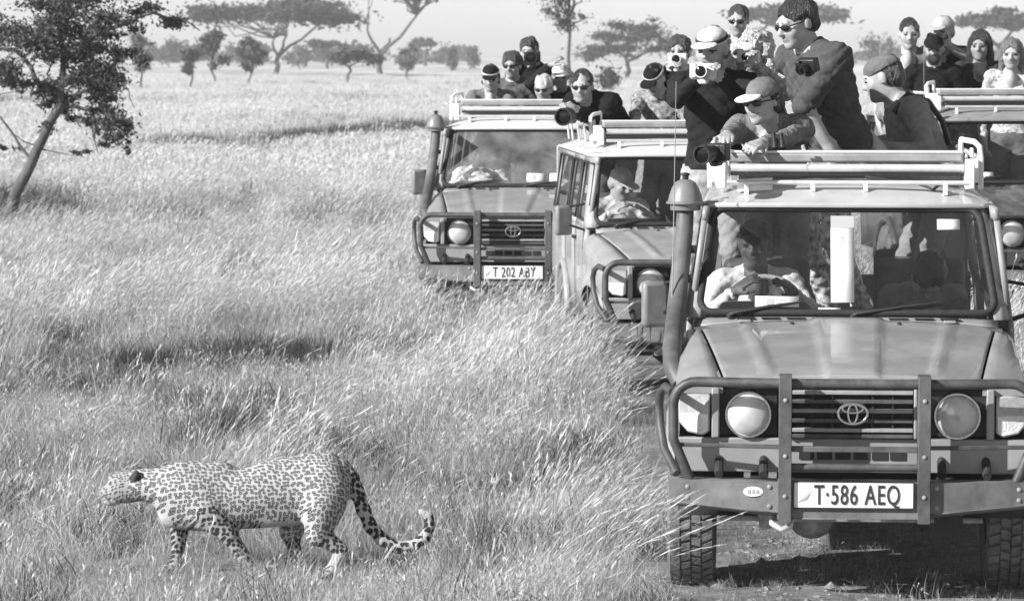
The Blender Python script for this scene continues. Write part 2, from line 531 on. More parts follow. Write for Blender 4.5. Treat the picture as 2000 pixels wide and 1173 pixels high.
def litter(n):
    x = RNG.uniform(0.6, 2.6, n); y = RNG.uniform(14.6, 20, n)
    k = in_car(x, y, 0.0); x, y = x[k], y[k]; m_ = len(x)
    P.append(np.stack([x, y, terr(x, y)], -1)); ROT.append(np.stack([RNG.uniform(-.5, .5, m_), RNG.uniform(-.5, .5, m_), RNG.uniform(-3, 3, m_)], -1))
    s_ = RNG.uniform(.25, .5, m_); SCL.append(np.stack([s_ * 1.4, s_ * 1.4, s_ * .6], -1)); IDX.append(RNG.integers(0, 3, m_)); SHD.append(RNG.uniform(.4, .9, m_))
litter(420)
P, ROT, SCL, IDX, SHD = map(np.concatenate, (P, ROT, SCL, IDX, SHD))
me = bpy.data.meshes.new('grass')
me.vertices.add(len(P)); me.vertices.foreach_set('co', P.astype(np.float32).ravel())
for nm, ty, dat, key in (('rot', 'FLOAT_VECTOR', ROT, 'vector'), ('scl', 'FLOAT_VECTOR', SCL, 'vector'), ('idx', 'INT', IDX, 'value'), ('shade', 'FLOAT', SHD, 'value')):
    at_ = me.attributes.new(nm, ty, 'POINT')
    at_.data.foreach_set(key, (dat.astype(np.int32) if ty == 'INT' else dat.astype(np.float32)).ravel())
me.materials.append(straw)
grass = link_mesh('grass', me)
tag(grass, 'dry straw coloured savanna grass bent by the wind across the plain', 'grass', kind='stuff')
ng = bpy.data.node_groups.new('grass_scatter', 'GeometryNodeTree')
ng.interface.new_socket('Geometry', in_out='INPUT', socket_type='NodeSocketGeometry')
ng.interface.new_socket('Geometry', in_out='OUTPUT', socket_type='NodeSocketGeometry')
gi = ng.nodes.new('NodeGroupInput'); go = ng.nodes.new('NodeGroupOutput')
ip = ng.nodes.new('GeometryNodeInstanceOnPoints')
ci = ng.nodes.new('GeometryNodeCollectionInfo')
ci.inputs['Collection'].default_value = TUFTS
ci.inputs['Separate Children'].default_value = True
ci.inputs['Reset Children'].default_value = True
ip.inputs['Pick Instance'].default_value = True
def nattr(nm, ty):
    n = ng.nodes.new('GeometryNodeInputNamedAttribute'); n.data_type = ty; n.inputs['Name'].default_value = nm
    return n.outputs['Attribute']
ng.links.new(gi.outputs[0], ip.inputs['Points'])
ng.links.new(ci.outputs[0], ip.inputs['Instance'])
ng.links.new(nattr('idx', 'INT'), ip.inputs['Instance Index'])
ng.links.new(nattr('rot', 'FLOAT_VECTOR'), ip.inputs['Rotation'])
ng.links.new(nattr('scl', 'FLOAT_VECTOR'), ip.inputs['Scale'])
ng.links.new(ip.outputs[0], go.inputs[0])
md = grass.modifiers.new('scatter', 'NODES'); md.node_group = ng

# clods and stones on the bare ground round the nearest truck
gC = np.random.default_rng(9)
CV, CF = [], []
octa = np.array([(1, 0, 0), (-1, 0, 0), (0, 1, 0), (0, -1, 0), (0, 0, 1), (.7, .7, .3), (-.7, .7, .3), (-.7, -.7, .3), (.7, -.7, .3)], float)
octf = [(0, 5, 4), (5, 2, 4), (2, 6, 4), (6, 1, 4), (1, 7, 4), (7, 3, 4), (3, 8, 4), (8, 0, 4)]
for i in range(1500):
    x, y = gC.uniform(.7, 3.0), gC.uniform(14.6, 19.5)
    s_ = .006 + .045 * gC.uniform(0, 1) ** 4
    a_ = gC.uniform(0, 6.28)
    v = octa * gC.uniform(.6, 1.3, (9, 1)) * s_ * np.array((1, gC.uniform(.6, 1), .6))
    c_, n_ = math.cos(a_), math.sin(a_)
    v = np.stack([v[:, 0] * c_ - v[:, 1] * n_ + x, v[:, 0] * n_ + v[:, 1] * c_ + y, v[:, 2] + float(terr(x, y)) - .002], -1)
    CF += [[j + len(CV) * 9 for j in f] for f in octf]; CV.append(v)
tag(link_mesh('gravel', np_mesh('gravel', np.concatenate(CV), CF, mat('dry_clods', .26, 1.0, var=.4, scale=30, spec=.1), smooth=False)), 'loose dry clods and pebbles on the bare ground under the nearest truck', 'gravel', kind='stuff')

g = G()
ty = np.linspace(80, 127, 40)
def trk(u, v):
    y = 80 + 47 * v
    x = float(np.interp(y, TRACK[:, 1], TRACK[:, 0])) + (u - .5) * 1.9
    return (x, y, float(terr(x, y)) + .02)
g.sheet(trk, 4, 60)
tag(g.build('track', mat('pale_track_dust', .52, 1.0, var=.25, scale=2.5, bump=.5, spec=.1), smooth=0), kind='structure')

# ------------------------------------------------------------------ trees
bark = mat('acacia_bark', 0.10, 0.95, var=0.5, scale=14, bump=0.8, stretch=(1, 1, .25))
bark_pale = mat('pale_bark', 0.34, 0.95, var=0.4, scale=6, bump=0.6)
leaf_dark = foliage_mat('acacia_leaves', 0.12, var=0.6, trans=0.3)
leaf_mid = foliage_mat('far_acacia_leaves', 0.10, var=0.5, trans=0.35)
leaf_pale = foliage_mat('dusty_leaves', 0.2, var=0.4, trans=0.4)

def leaf_cloud(clumps, n, size, g, flat=0.0, wp=.75):
    """n leaf sprays spread through ellipsoid clumps (cx,cy,cz,rx,ry,rz)"""
    C = np.array(clumps, float)
    vol = C[:, 3] * C[:, 4] * C[:, 5]
    w = vol ** wp; w /= w.sum()
    k = g.choice(len(C), n, p=w)
    d = g.normal(size=(n, 3)); d /= np.linalg.norm(d, axis=1)[:, None]
    r = np.minimum(np.abs(g.normal(0, .62, n)), 1.7)
    c = C[k, :3] + d * r[:, None] * C[k, 3:]
    a1 = g.normal(size=(n, 3)); a1[:, 2] *= (1 - flat); a1 /= np.linalg.norm(a1, axis=1)[:, None]
    a2 = np.cross(a1, g.normal(size=(n, 3))); a2 /= np.linalg.norm(a2, axis=1)[:, None]
    s = size * g.uniform(0.5, 1.3, n)[:, None]
    V = np.stack([c - a1 * s, c + a2 * s * .42, c + a1 * s, c - a2 * s * .42], 1).reshape(-1, 3)
    return V, np.arange(n * 4).reshape(n, 4)

def limb(g_, p0, p1, r0, r1, g, wob=0.06, n=5):
    p0, p1 = np.array(p0, float), np.array(p1, float)
    L = np.linalg.norm(p1 - p0)
    pts = [p0 + (p1 - p0) * t + g.normal(size=3) * wob * L * math.sin(math.pi * t) for t in np.linspace(0, 1, n)]
    g_.tube(pts, [r0 + (r1 - r0) * t for t in np.linspace(0, 1, n)], n=7)
    return pts

def tree(name, base, label, group, trunks, clumps, nleaf, lsize, seed, lm, bm, flat=0.0, crown='crown', wp=.75):
    """trunks: list of (p0,p1,r0,r1) relative to base; clumps relative too"""
    g = np.random.default_rng(seed)
    root = empty(name, base)
    tag(root, label, 'tree', group)
    gg = G()
    for (p0, p1, r0, r1) in trunks:
        limb(gg, p0, p1, r0, r1, g, wob=.06 if r0 < .05 or lsize > .1 else .02)
    gg.build('trunk', bm, root, smooth=60)
    V, F = leaf_cloud(clumps, nleaf, lsize, g, flat, wp)
    o = link_mesh(crown, np_mesh(crown, V, F, lm, smooth=False), root)
    return root

def gpt(px, py):
    r, u = (px - 1000) / FPX, (586.5 - py) / FPX
    c, s = math.cos(TILT), math.sin(TILT)
    dy, dz = c + u * s, -s + u * c
    t = -CAMH / dz
    return r * t, dy * t

def umbrella(px, py, label, forks, crown, n, seed, size=0.3, thick=1.2, r=0.22, lm=None, nclump=26, dome=0.35, group='trees out on the plain', Y=None):
    """flat topped acacia: trunk base at pixel (px,py); forks: branching pixels; crown: (left,right,underside,top) pixels"""
    x, y = gpt(px, py) if Y is None else (at(px, py, Y)[0], Y)
    z = float(terr(x, y))
    g = np.random.default_rng(seed)
    B = np.array([x, y, z])
    rel = lambda p: at(p[0], p[1], y) - B
    l, rr, ub, tp = crown
    L, Rr = rel((l, ub)), rel((rr, ub))
    T = rel(((l + rr) / 2, tp))
    cx, hw, zb, zt = (L[0] + Rr[0]) / 2, (Rr[0] - L[0]) / 2, L[2], T[2]
    tr = [((0, 0, -.1), tuple(rel(forks[0])), r * 1.25, r)]
    ends = []
    for f in forks[1:]:
        p = rel(f); p[1] = g.uniform(-.3, .3) * hw
        tr.append((tuple(rel(forks[0])), tuple(p), r * .75, r * .4)); ends.append(p)
    cl = []
    for i in range(nclump):
        a, q = g.uniform(0, 2 * math.pi), math.sqrt(g.uniform(0, 1))
        c = np.array([cx + hw * .88 * q * math.cos(a), hw * .88 * q * math.sin(a), 0])
        top = zt - (zt - zb) * (dome * q ** 2 + .12) * g.uniform(.85, 1.15)
        c[2] = zb + (top - zb) * g.uniform(.35, .95)
        s = hw * g.uniform(.16, .34)
        cl.append((c[0], c[1], c[2], s, s, max(.25, min((zt - zb) * .3, s * .32))))
        if ends:
            e = ends[int(np.argmin([np.linalg.norm(e - c) for e in ends]))]
            tr.append((tuple(e), tuple(c), r * .35, .03))
    return tree('acacia_tree', tuple(B), label, group, tr, cl, n, size, seed, lm or leaf_mid, bark, flat=.5)

def bushy(px, py, label, w, top, bot, n, seed, size=0.18, lm=None, lean=0, group='small bushy trees on the plain', r=.09):
    """small round headed tree: base pixel, crown half width, top and bottom pixel rows"""
    x, y = gpt(px, py)
    z = float(terr(x, y))
    g = np.random.default_rng(seed)
    B = np.array([x, y, z])
    s = y / FPX
    hw, zt, zb = w * s, (py - top) * s, (py - bot) * s
    cl, tr = [], [((0, 0, -.1), (lean * s, 0, zb + (zt - zb) * .55), r, r * .5)]
    for i in range(16):
        a, q, h = g.uniform(0, 6.28), math.sqrt(g.uniform(0, 1)), g.uniform(0, 1)
        prof = math.sin(math.pi * (0.18 + 0.74 * h)) ** .7
        c = (lean * s + hw * .75 * prof * q * math.cos(a), hw * .75 * prof * q * math.sin(a), zb + (zt - zb) * (0.1 + .82 * h))
        k = hw * g.uniform(.22, .42)
        cl.append((*c, k, k, k * .75))
        tr.append(((lean * s * .6, 0, zb + (c[2] - zb) * .4), c, r * .45, .02))
    return tree('bushy_tree', tuple(B), label, group, tr, cl, n, size, seed, lm or leaf_mid, bark)

# the leaning tree at the left edge, 45 m away
NT = 44.8
NB = at(5, 480, NT); NB[2] = float(terr(NB[0], NB[1]))
q = lambda px, py, d=0.0: tuple(at(px, py, NT + d) - NB)
tr = [(q(-2, 486), q(28, 385), .088, .08), (q(28, 385), q(72, 292), .078, .07), (q(72, 292), q(118, 205), .068, .058), (q(118, 205), q(125, 120), .05, .04), (q(118, 205), q(175, 215), .035, .02),
      (q(118, 205), q(60, 130, .4), .045, .03), (q(125, 120), q(190, 60, -.3), .04, .025), (q(125, 120), q(100, 20), .04, .03), (q(190, 60, -.3), q(300, 25, -.4), .03, .02), (q(300, 25, -.4), q(390, 60, -.4), .02, .008),
      (q(175, 215), q(192, 300), .012, .006), (q(118, 205), q(225, 170), .03, .012), (q(60, 130, .4), q(-40, 60, .6), .03, .02), (q(110, 80), q(108, 210), .015, .012), (q(75, 290), q(150, 305, -.2), .014, .004), (q(60, 310), q(-30, 190, .3), .02, .012),
      (q(-30, 190, .3), q(42, 178, -.2), .012, .005), (q(190, 60, -.3), q(235, 140, -.2), .02, .006), (q(75, 290), q(20, 262, -.1), .012, .004), (q(235, 140, -.2), q(262, 210, -.2), .008, .004)]
cl = []
gN = np.random.default_rng(5)
for (px, py, rx, ry) in [(40, 40, 75, 45), (130, 30, 85, 45), (215, 30, 70, 35), (300, 25, 55, 22), (60, 110, 80, 45), (150, 110, 80, 45), (200, 120, 50, 45), (180, 60, 70, 40), (90, 60, 80, 40), (10, 120, 60, 45), (170, 170, 50, 30), (210, 180, 35, 30),
                         (225, 225, 32, 36), (240, 262, 22, 26), (130, 200, 45, 26), (185, 225, 42, 28), (205, 190, 40, 36), (150, 215, 50, 22), (215, 255, 26, 24), (250, 285, 10, 16), (165, 160, 60, 36), (90, 165, 50, 26), (230, 150, 30, 34), (195, 262, 16, 26), (110, 235, 26, 14), (245, 90, 40, 22), (250, 55, 40, 20), (340, 40, 40, 14), (270, 120, 26, 18), (30, 160, 45, 20), (90, 190, 26, 14),
                         (20, 75, 60, 40), (110, -20, 110, 30), (230, -10, 80, 20), (150, 300, 16, 6), (15, 290, 22, 8), (40, 180, 10, 4), (205, 285, 9, 12)]:
    s = NT / FPX
    c = q(px, py, gN.uniform(-.5, .5))
    for _ in range(3):
        o_ = gN.normal(size=3) * .33
        k_ = gN.uniform(.42, .8)
        cl.append((c[0] + o_[0] * 1.7 * rx * s, c[1] + o_[1] * rx * s * 1.6, c[2] + o_[2] * 1.6 * ry * s, rx * s * k_, rx * s * .8, ry * s * k_ * .9))
tree('acacia_tree', tuple(NB), 'dark leafy acacia with leaning trunk, drooping over the tall grass at the left edge', None, tr, cl, 30000, .036, 5, leaf_dark, bark, wp=.5)

umbrella(540, 147, 'wide flat topped acacia whose trunk forks low behind the small conical bushes', [(543, 112), (538, 75), (560, 70), (620, 50)], (355, 722, 52, -12), 9500, 11, size=.34, dome=.45, nclump=40, r=.25)
umbrella(740, 149, 'spreading acacia with a V shaped trunk, right of the widest flat crown', [(743, 108), (718, 60), (760, 75), (815, 30)], (690, 905, 22, -70), 6000, 12, size=.32, dome=.3, nclump=26, r=.27)
umbrella(1225, 150, 'dome shaped acacia crown rising behind the people with cameras', [(1225, 120), (1190, 95), (1225, 85), (1290, 95)], (1128, 1358, 112, 8), 9000, 13, size=.2, dome=.85, nclump=46, r=.2)
umbrella(1465, 128, 'flat acacia crown behind the bald man in sunglasses', [(1465, 80), (1440, 50), (1500, 48)], (1395, 1660, 42, 5), 4200, 14, size=.6, dome=.4, nclump=30, r=.4, Y=520)
umbrella(1950, 128, 'broad flat acacia at the right edge above the long haired woman', [(1950, 90), (1920, 60), (1980, 60)], (1862, 2060, 62, 10), 4600, 15, size=.42, dome=.5, nclump=30, r=.35, Y=420)
umbrella(830, 118, 'tiny distant umbrella acacia left of the first row of heads', [(830, 104), (818, 95), (842, 95)], (798, 858, 92, 73), 1500, 16, size=.5, dome=.4, nclump=14, r=.25, Y=560)
umbrella(640, 122, 'tiny pale umbrella acacia between the two big flat crowns', [(640, 105), (625, 95), (660, 95)], (592, 690, 95, 72), 1500, 17, size=.45, dome=.5, nclump=14, r=.2, Y=500)
umbrella(680, 166, 'small table topped acacia in front of the V trunked one', [(681, 130), (665, 120), (700, 122)], (640, 748, 125, 86), 2600, 18, size=.2, dome=.6, nclump=18, r=.1)
bushy(415, 167, 'tall conical bushy tree second from the leaning acacia', 42, 58, 140, 3000, 21)
bushy(373, 175, 'thin bushy tree touching the left side of the conical one', 24, 92, 150, 900, 22)
bushy(492, 168, 'narrow bushy tree just left of the forked trunk', 34, 68, 150, 1900, 23, lean=-2)
bushy(276, 178, 'feathery small tree half hidden by the leaning acacia', 36, 60, 150, 1500, 24, lm=leaf_pale)
bushy(798, 158, 'spindly small tree right of the V shaped trunk', 30, 82, 138, 1000, 25, lm=leaf_pale)
bushy(1110, 240, 'tall thin tree with sparse pale leaves behind the first row of heads', 62, -60, 70, 1700, 26, size=.075, lm=leaf_pale, group=None, r=.085)
for i, (px, w, tp, lab) in enumerate([(882, 16, 88, 'low round shrub on the horizon, left one of a close pair'), (918, 20, 84, 'low round shrub on the horizon, right one of a close pair'), (585, 26, 88, 'low grey shrub on the horizon under the widest flat crown'),
                                      (1715, 40, 66, 'hazy shrub on the horizon left of the dark haired boy'), (1790, 30, 84, 'hazy shrub on the horizon behind the dark haired boy'), (330, 26, 70, 'pale shrub on the horizon right of the leaning acacia'),
                                      (1180, 36, 118, 'round grey bush under the dome shaped crown')]):
    g = np.random.default_rng(40 + i)
    Y = 430 + 30 * i if i < 6 else 200
    B = at(px, 100 + 17000 / Y, Y); B[2] = float(terr(B[0], Y))
    s = Y / FPX
    hh = at(px, tp, Y)[2] - B[2]
    root = empty('shrub', tuple(B)); tag(root, lab, 'shrub', 'shrubs on the horizon')
    cl = [(g.uniform(-.6, .6) * w * s, g.uniform(-.6, .6) * w * s, hh * g.uniform(.3, .75), w * s * .45, w * s * .45, hh * .28) for _ in range(9)]
    V, F = leaf_cloud(cl, 900, .35 if i < 6 else .15, g)
    link_mesh('foliage', np_mesh('foliage', V, F, leaf_pale if i < 5 else leaf_mid, smooth=False), root)
    gg = G(); limb(gg, (0, 0, -.1), (0, 0, hh * .4), .12, .06, g); gg.build('stem', bark, root)

gS = np.random.default_rng(77)
cl = []
for i in range(38):
    Y = gS.uniform(560, 950); px = gS.choice([gS.uniform(250, 960), gS.uniform(1640, 2040)], p=[.7, .3])
    x = at(px, 100, Y)[0]; z = float(terr(x, Y))
    w_, hh = gS.uniform(2.5, 6), gS.uniform(1.6, 4.2)
    cl += [(x + gS.uniform(-.7, .7) * w_, Y + gS.uniform(-.5, .5) * w_, z + hh * gS.uniform(.15, .8), w_ * .4, w_ * .4, hh * .3) for _ in range(7)]
V, F = leaf_cloud(cl, 11000, .7, gS)
tag(link_mesh('distant_bush', np_mesh('distant_bush', V, F, leaf_mid, smooth=False)), 'faint line of bush along the hazy horizon', 'bush', kind='stuff')

# ------------------------------------------------------------------ hazy air over the plain
g = G(); g.box(-2700, 2700, -60, 5300, -1.6, 19)
hz = bpy.data.materials.new('haze'); hz.use_nodes = True
for n in list(hz.node_tree.nodes): hz.node_tree.nodes.remove(n)
hv = hz.node_tree.nodes.new('ShaderNodeVolumePrincipled'); ho = hz.node_tree.nodes.new('ShaderNodeOutputMaterial')
hv.inputs['Color'].default_value = gv(.95); hv.inputs['Density'].default_value = 0.00055; hv.inputs['Anisotropy'].default_value = 0.0
hz.node_tree.links.new(hv.outputs[0], ho.inputs['Volume'])
tag(g.build('haze', hz, smooth=0), kind='stuff')

# ------------------------------------------------------------------ safari trucks
rubber = mat('rubber', 0.022, 0.75, var=0.4, scale=30)
tyre_m = mat('tyre_rubber', 0.15, 0.95, var=0.5, scale=9, bump=0.3, bscale=60)
black = mat('black_paint', 0.02, 0.55, var=0.3, scale=20)
dark_in = mat('dark_interior', 0.10, 0.8, var=0.3, scale=12)
bar_m = mat('bull_bar_steel', 0.055, 0.5, var=0.35, scale=18, dirt=0.28)
alu = mat('aluminium_rail', 0.7, 0.38, var=0.12, scale=14, metal=0.35)
white_p = mat('white_paint', 0.78, 0.5, var=0.08, scale=8)
chrome = mat('chrome', 0.75, 0.12, metal=1.0)
reflector = mat('lamp_reflector', 0.95, 0.5, var=.05, scale=40)
lamp_glass = mat('lamp_glass', 0.75, 0.12, var=0.2, scale=30, bump=0.25, bscale=90, coat=0.6)
amber = mat('indicator_lens', 0.42, 0.2, var=0.2, scale=40, coat=0.5)
glass = glass_mat('window_glass', 0.02, 0.92)
glass_pale = glass_mat('reflection_film_glass', 0.24, 0.8)  # pale diffuse film paints a sky reflection onto the left truck's windscreen
glass_clear = glass_mat('clear_window_glass', 0.02, 0.92)
paper = mat('white_paper', 0.8, 0.8, var=0.05, scale=6)
ink = mat('dark_ink', 0.03, 0.8)
ink_grey = mat('grey_ink', 0.4, 0.8)
plate_m = mat('plate_white', 0.8, 0.5, var=0.05, scale=10)
seat_m = mat('seat_vinyl', 0.07, 0.6, var=0.3, scale=10)
hatch_m = mat('hatch_panel', 0.3, 0.55, var=0.25, scale=7)
cup_m = mat('snorkel_bowl_plastic', 0.2, 0.45, var=0.2, scale=12)
under_m = mat('chassis_grime', 0.03, 0.9, var=0.5, scale=8)
seal_m = rubber

def text_mesh(body, size, m, depth=0.002, xs=1.0, bold=0.0, spacing=1.0):
    cu = bpy.data.curves.new('lettering', 'FONT')
    cu.body = body; cu.size = size; cu.align_x = 'CENTER'; cu.align_y = 'CENTER'
    cu.extrude = depth; cu.offset = bold; cu.space_character = spacing
    o = bpy.data.objects.new('lettering', cu)
    COL.objects.link(o)
    dg = bpy.context.evaluated_depsgraph_get()
    me = bpy.data.meshes.new_from_object(o.evaluated_get(dg))
    bpy.data.objects.remove(o)
    bpy.data.curves.remove(cu)
    me.materials.clear(); me.materials.append(m)
    for v in me.vertices:
        x, y, z = v.co
        v.co = (x * xs, -z, y)          # stands up, facing the front (-y)
    me.update()
    return me

def lerp(a, b, t):
    return a + (b - a) * t

def hood_z(x, y):
    """bonnet height: y .28 front .. 1.58 rear"""
    t = (y - .28) / 1.30
    z = lerp(1.025, 1.185, t) - 0.012 * math.sin(math.pi * min(1, max(0, t))) * -1
    hw = lerp(.57, .715, t)
    z -= .035 * (abs(x) / hw) ** 3
    return z, hw

def safari_truck(O, yaw, ground_z, paint, label, plate=None, snork=True, glassm=glass, rope=False, antenna=True, hatch=True, detail=True):
    a = R(yaw)
    root = empty('safari_truck', (O[0], O[1], ground_z), -a)
    tag(root, label, 'truck', 'safari trucks parked in the grass')
    # --- bonnet with a raised centre and two side ribs
    g = G()
    def hf(u, v):
        y = lerp(.28, 1.58, v)
        z, hw = hood_z(0, y)
        x = lerp(-hw, hw, u)
        z, _ = hood_z(x, y)
        c = abs(x) / lerp(.12, .17, v)
        z += .016 * (1 - float(sm((c - .85) / .3)))
        rx = abs(abs(x) - lerp(.37, .50, v)) / .035
        if .08 < v < .93: z += .012 * (1 - float(sm((rx - .4) / .8)))
        return (x, y, z)
    g.sheet(hf, 72, 26)
    # rolled front lip
    g.sheet(lambda u, v: (lerp(-.57, .57, u), .28 - .018 * math.sin(v * math.pi / 2), hf(u, 0)[2] - .05 * (v ** 1.5)), 72, 4)
    g.build('bonnet', paint, root, solid=.004, smooth=50)
    # --- front wings
    for s in (-1, 1):
        g = G()
        def wf(u, v, s=s):
            y = lerp(.22, 1.62, v)
            t = (y - .28) / 1.3
            xi = lerp(.575, .72, t)
            zi, _ = hood_z(.99 * xi, min(max(y, .28), 1.58))
            xo = lerp(.80, .825, t)
            prof = [(xi + .006, zi - .004), (lerp(xi, xo, .55), zi - .022), (xo - .015, zi - .055), (xo, zi - .12), (xo + .002, zi - .25)]
            # wheel arch flare
            arch = max(0, 1 - ((y - .85) / .52) ** 2)
            lo = lerp(.62, .80, arch ** .5) if abs(y - .85) < .52 else .60
            prof += [(xo + .035 * (arch > 0), max(lo + .03, zi - .30)), (xo + .045 * (arch > 0) , lo)]
            k = u * (len(prof) - 1); i = min(int(k), len(prof) - 2); f = k - i
            return (s * lerp(prof[i][0], prof[i + 1][0], f), y, lerp(prof[i][1], prof[i + 1][1], f))
        g.sheet(wf, 12, 40)
        # front face of the wing beside the lamps
        zz = .99
        g.prism([(s * .60, .60), (s * .80, .60), (s * .80, .75), (s * .60, .75)], .215, .225)
        g.prism([(s * .585, .955), (s * .80, .955), (s * .795, .99), (s * .585, 1.01)], .205, .225)
        g.build('wing', paint, root, solid=.004, smooth=45)
        # lower wing / sill
    # --- nose: front panel round the grille
    g = G()
    g.prism([(-.60, .985), (.60, .985), (.60, 1.005), (-.60, 1.005)], .19, .30)
    g.prism([(-.80, .60), (.80, .60), (.80, .755), (-.80, .755)], .20, .26)
    for s in (-1, 1):
        g.box(min(s * .275, s * .292), max(s * .275, s * .292), .17, .26, .757, .983)
        g.box(min(s * .60, s * .635), max(s * .60, s * .635), .17, .26, .757, .983)
    g.build('front_panel', paint, root, bevel=.006)
    g = G()
    for k in range(6):
        x0 = -.24 + k * .082
        g.box(x0, x0 + .068, .193, .199, .66, .70)
    g.build('air_slot', black, root)
    # grille
    g = G(); g.box(-.274, .274, .24, .27, .757, .983)
    gr = g.build('grille', black, root)
    for i, z in enumerate((.965, .925, .882, .838, .795, .768)):
        g = G(); g.box(-.272, .272, .175, .215, z - .009, z + .009)
        g.build('slat', bar_m if i % 2 else hatch_m, gr, bevel=.003)
    for x in (-.18, -.09, .09, .18):
        g = G(); g.box(x - .005, x + .005, .19, .235, .76, .98); g.build('grille_rib', black, gr)
    def ell(a_, b_, cz=0, n=32): return [(a_ * math.cos(2 * math.pi * k / n), .160, .872 + cz + b_ * math.sin(2 * math.pi * k / n)) for k in range(n)]
    g = G()
    g.tube(ell(.066, .047), .0075, 8, closed=True)
    g.tube(ell(.021, .043), .006, 8, closed=True)
    g.tube(ell(.046, .0185, .022), .006, 8, closed=True)
    g.build('emblem', chrome, gr, smooth=60)
    # --- lamps
    for s in (-1, 1):
        cx = s * .47
        g = G(); g.prism([(cx - .13, .765), (cx + .13, .765), (cx + .13, .975), (cx - .13, .975)], .235, .25)
        hl = g.build('headlight', black, root)
        g = G()
        g.lathe([(.104, 0), (.108, .012), (.104, .022), (.097, .022)], (cx, .20, .862), (0, -1, 0), 32, caps=False)
        g.build('headlight_ring', chrome if detail else bar_m, hl, smooth=50)
        g = G(); g.lathe([(.003, -.012), (.03, -.010), (.06, -.002), (.085, .008), (.097, .016)], (cx, .20, .862), (0, -1, 0), 32, caps=False)
        g.build('reflector', reflector, hl, smooth=60)
        g = G(); g.lathe([(.098, 0), (.09, .014), (.066, .026), (.035, .033), (.008, .035)], (cx, .19, .862), (0, -1, 0), 32)
        g.build('lens', lamp_lens, hl, smooth=60)
        g = G(); g.lathe([(.016, .0), (.013, .02), (.003, .023)], (cx, .205, .85), (0, -1, 0), 12)
        g.build('bulb', ink_grey, hl)
        g = G()
        z0, z1 = .765, .953
        pl = [(s * .642, z0 + .02), (s * .675, z0), (s * .745, z0 + .015), (s * .785, z0 + .06), (s * .79, z1), (s * .642, z1)]
        if s < 0: pl = pl[::-1]
        def wrap(p): return (p[0], p[1] + .25 * max(0, abs(p[0]) - .67), p[2])
        g.prism(pl, .185, .26, fn=wrap)
        cl_ = g.build('corner_lamp', amber, root, bevel=.008)
        g = G()
        pl = [(s * .65, z0 + .022), (s * .676, z0 + .007), (s * .742, z0 + .02), (s * .775, z0 + .06), (s * .78, .865), (s * .65, .865)]
        if s < 0: pl = pl[::-1]
        g.prism(pl, .178, .2, fn=wrap)
        g.build('clear_lens', lamp_glass, cl_, bevel=.004)
    # --- bull bar
    bb = empty('bull_bar', (0, 0, 0), 0, root)
    g = G()
    w = [(-.82, .578), (-.82, .475), (-.33, .418), (.345, .418), (.82, .475), (.82, .578)]
    sweep = lambda p: (p[0], p[1] + .16 * max(0, abs(p[0]) - .36), p[2])
    g.prism([(-.82, .578), (-.82, .485), (-.335, .445), (-.335, .578)], 0.0, .012, fn=sweep)
    g.prism([(.345, .578), (.345, .445), (.82, .485), (.82, .578)], 0.0, .012, fn=sweep)
    g.prism([(-.335, .578), (-.335, .42), (.345, .42), (.345, .578)], .004, .016)
    for (x0, x1) in ((-.82, -.335), (-.335, .345), (.345, .82)):           # top flange
        g.sheet(lambda u, v, x0=x0, x1=x1: sweep((lerp(x0, x1, u), lerp(0.0, .15, v), .5785)), 4, 1)
    for sx in (-1, 1):                                                       # turned-in lower lip
        xa, xb = (-.82, -.335) if sx < 0 else (.345, .82)
        za, zb = (.485, .445) if sx < 0 else (.445, .485)
        g.sheet(lambda u, v: sweep((lerp(xa, xb, u), lerp(-.004, .10, v), lerp(za, zb, u) - .002 - .028 * v)), 4, 1)
    g.sheet(lambda u, v: (lerp(-.335, .345, u), lerp(-.002, .1, v), .418 - .012 * v), 2, 1)
    g.build('bumper', bar_bump, bb, solid=.004, smooth=20)
    g = G()
    for (x0, x1) in ((-.332, -.274), (.287, .343)):
        g = G()
        g.box(x0, x1, -.035, -.029, .40, 1.055)
        g.box(x0, x0 + .006, -.029, .10, .40, 1.052); g.box(x1 - .006, x1, -.029, .10, .40, 1.052)
        g.box(x0, x1, -.035, .10, 1.0525, 1.058)
        g.build('upright', bar_m, bb, bevel=.003)
    g = G()
    g.tube([(-.276, .02, 1.02), (.29, .02, 1.02)], .023, 12)
    g.build('top_tube', bar_m, bb, smooth=60)
    g = G()
    g.box(-.274, .287, .0, .03, .715, .74); g.build('cross_bar', bar_m, bb, bevel=.003)
    g = G(); g.tube([(-.276, .02, .645), (.29, .02, .645)], .018, 10); g.build('cross_bar', bar_m, bb, smooth=60)
    for s in (-1, 1):
        x0 = -.33 if s < 0 else .343
        sw = lambda x, y=0.02: y + .16 * max(0, abs(x) - .36)
        p = [(x0, .02, 1.02), (s * .70, sw(.70), 1.02)]
        for k in range(1, 7):
            a_ = k / 6 * math.pi / 2
            x = .70 + .105 * math.sin(a_); p.append((s * x, sw(x), .915 + .105 * math.cos(a_)))
        p += [(s * .805, sw(.805), .76)]
        for k in range(1, 4):
            t = k / 3; p.append((s * (.805 - .075 * t), sw(.77), .76 - .18 * t))
        g = G(); g.tube(p, .023, 12); g.build('lamp_hoop', bar_m, bb, smooth=60)
        g = G(); g.box(min(x0, s * .79), max(x0, s * .79), .03, .05, .724, .742)
        # follow the sweep
        g.v = [(x, y + .16 * max(0, abs(x) - .36), z) for x, y, z in g.v]
        g.build('cross_bar', bar_m, bb, bevel=.003)
        p = [(s * .81, .10, .97), (s * .845, .20, .985), (s * .868, .27, .955), (s * .876, .30, .90), (s * .872, .30, .80), (s * .85, .22, .70), (s * .79, .11, .60)]
        g = G(); g.tube(p, .02, 10); g.build('wing_guard', bar_m, bb, smooth=60)
        for bx in (.40, .60):
            g = G(); g.tube([(s * bx, .10, .60), (s * bx, .21, .66)], .02, 8); g.build('bar_bracket', under_m, bb)
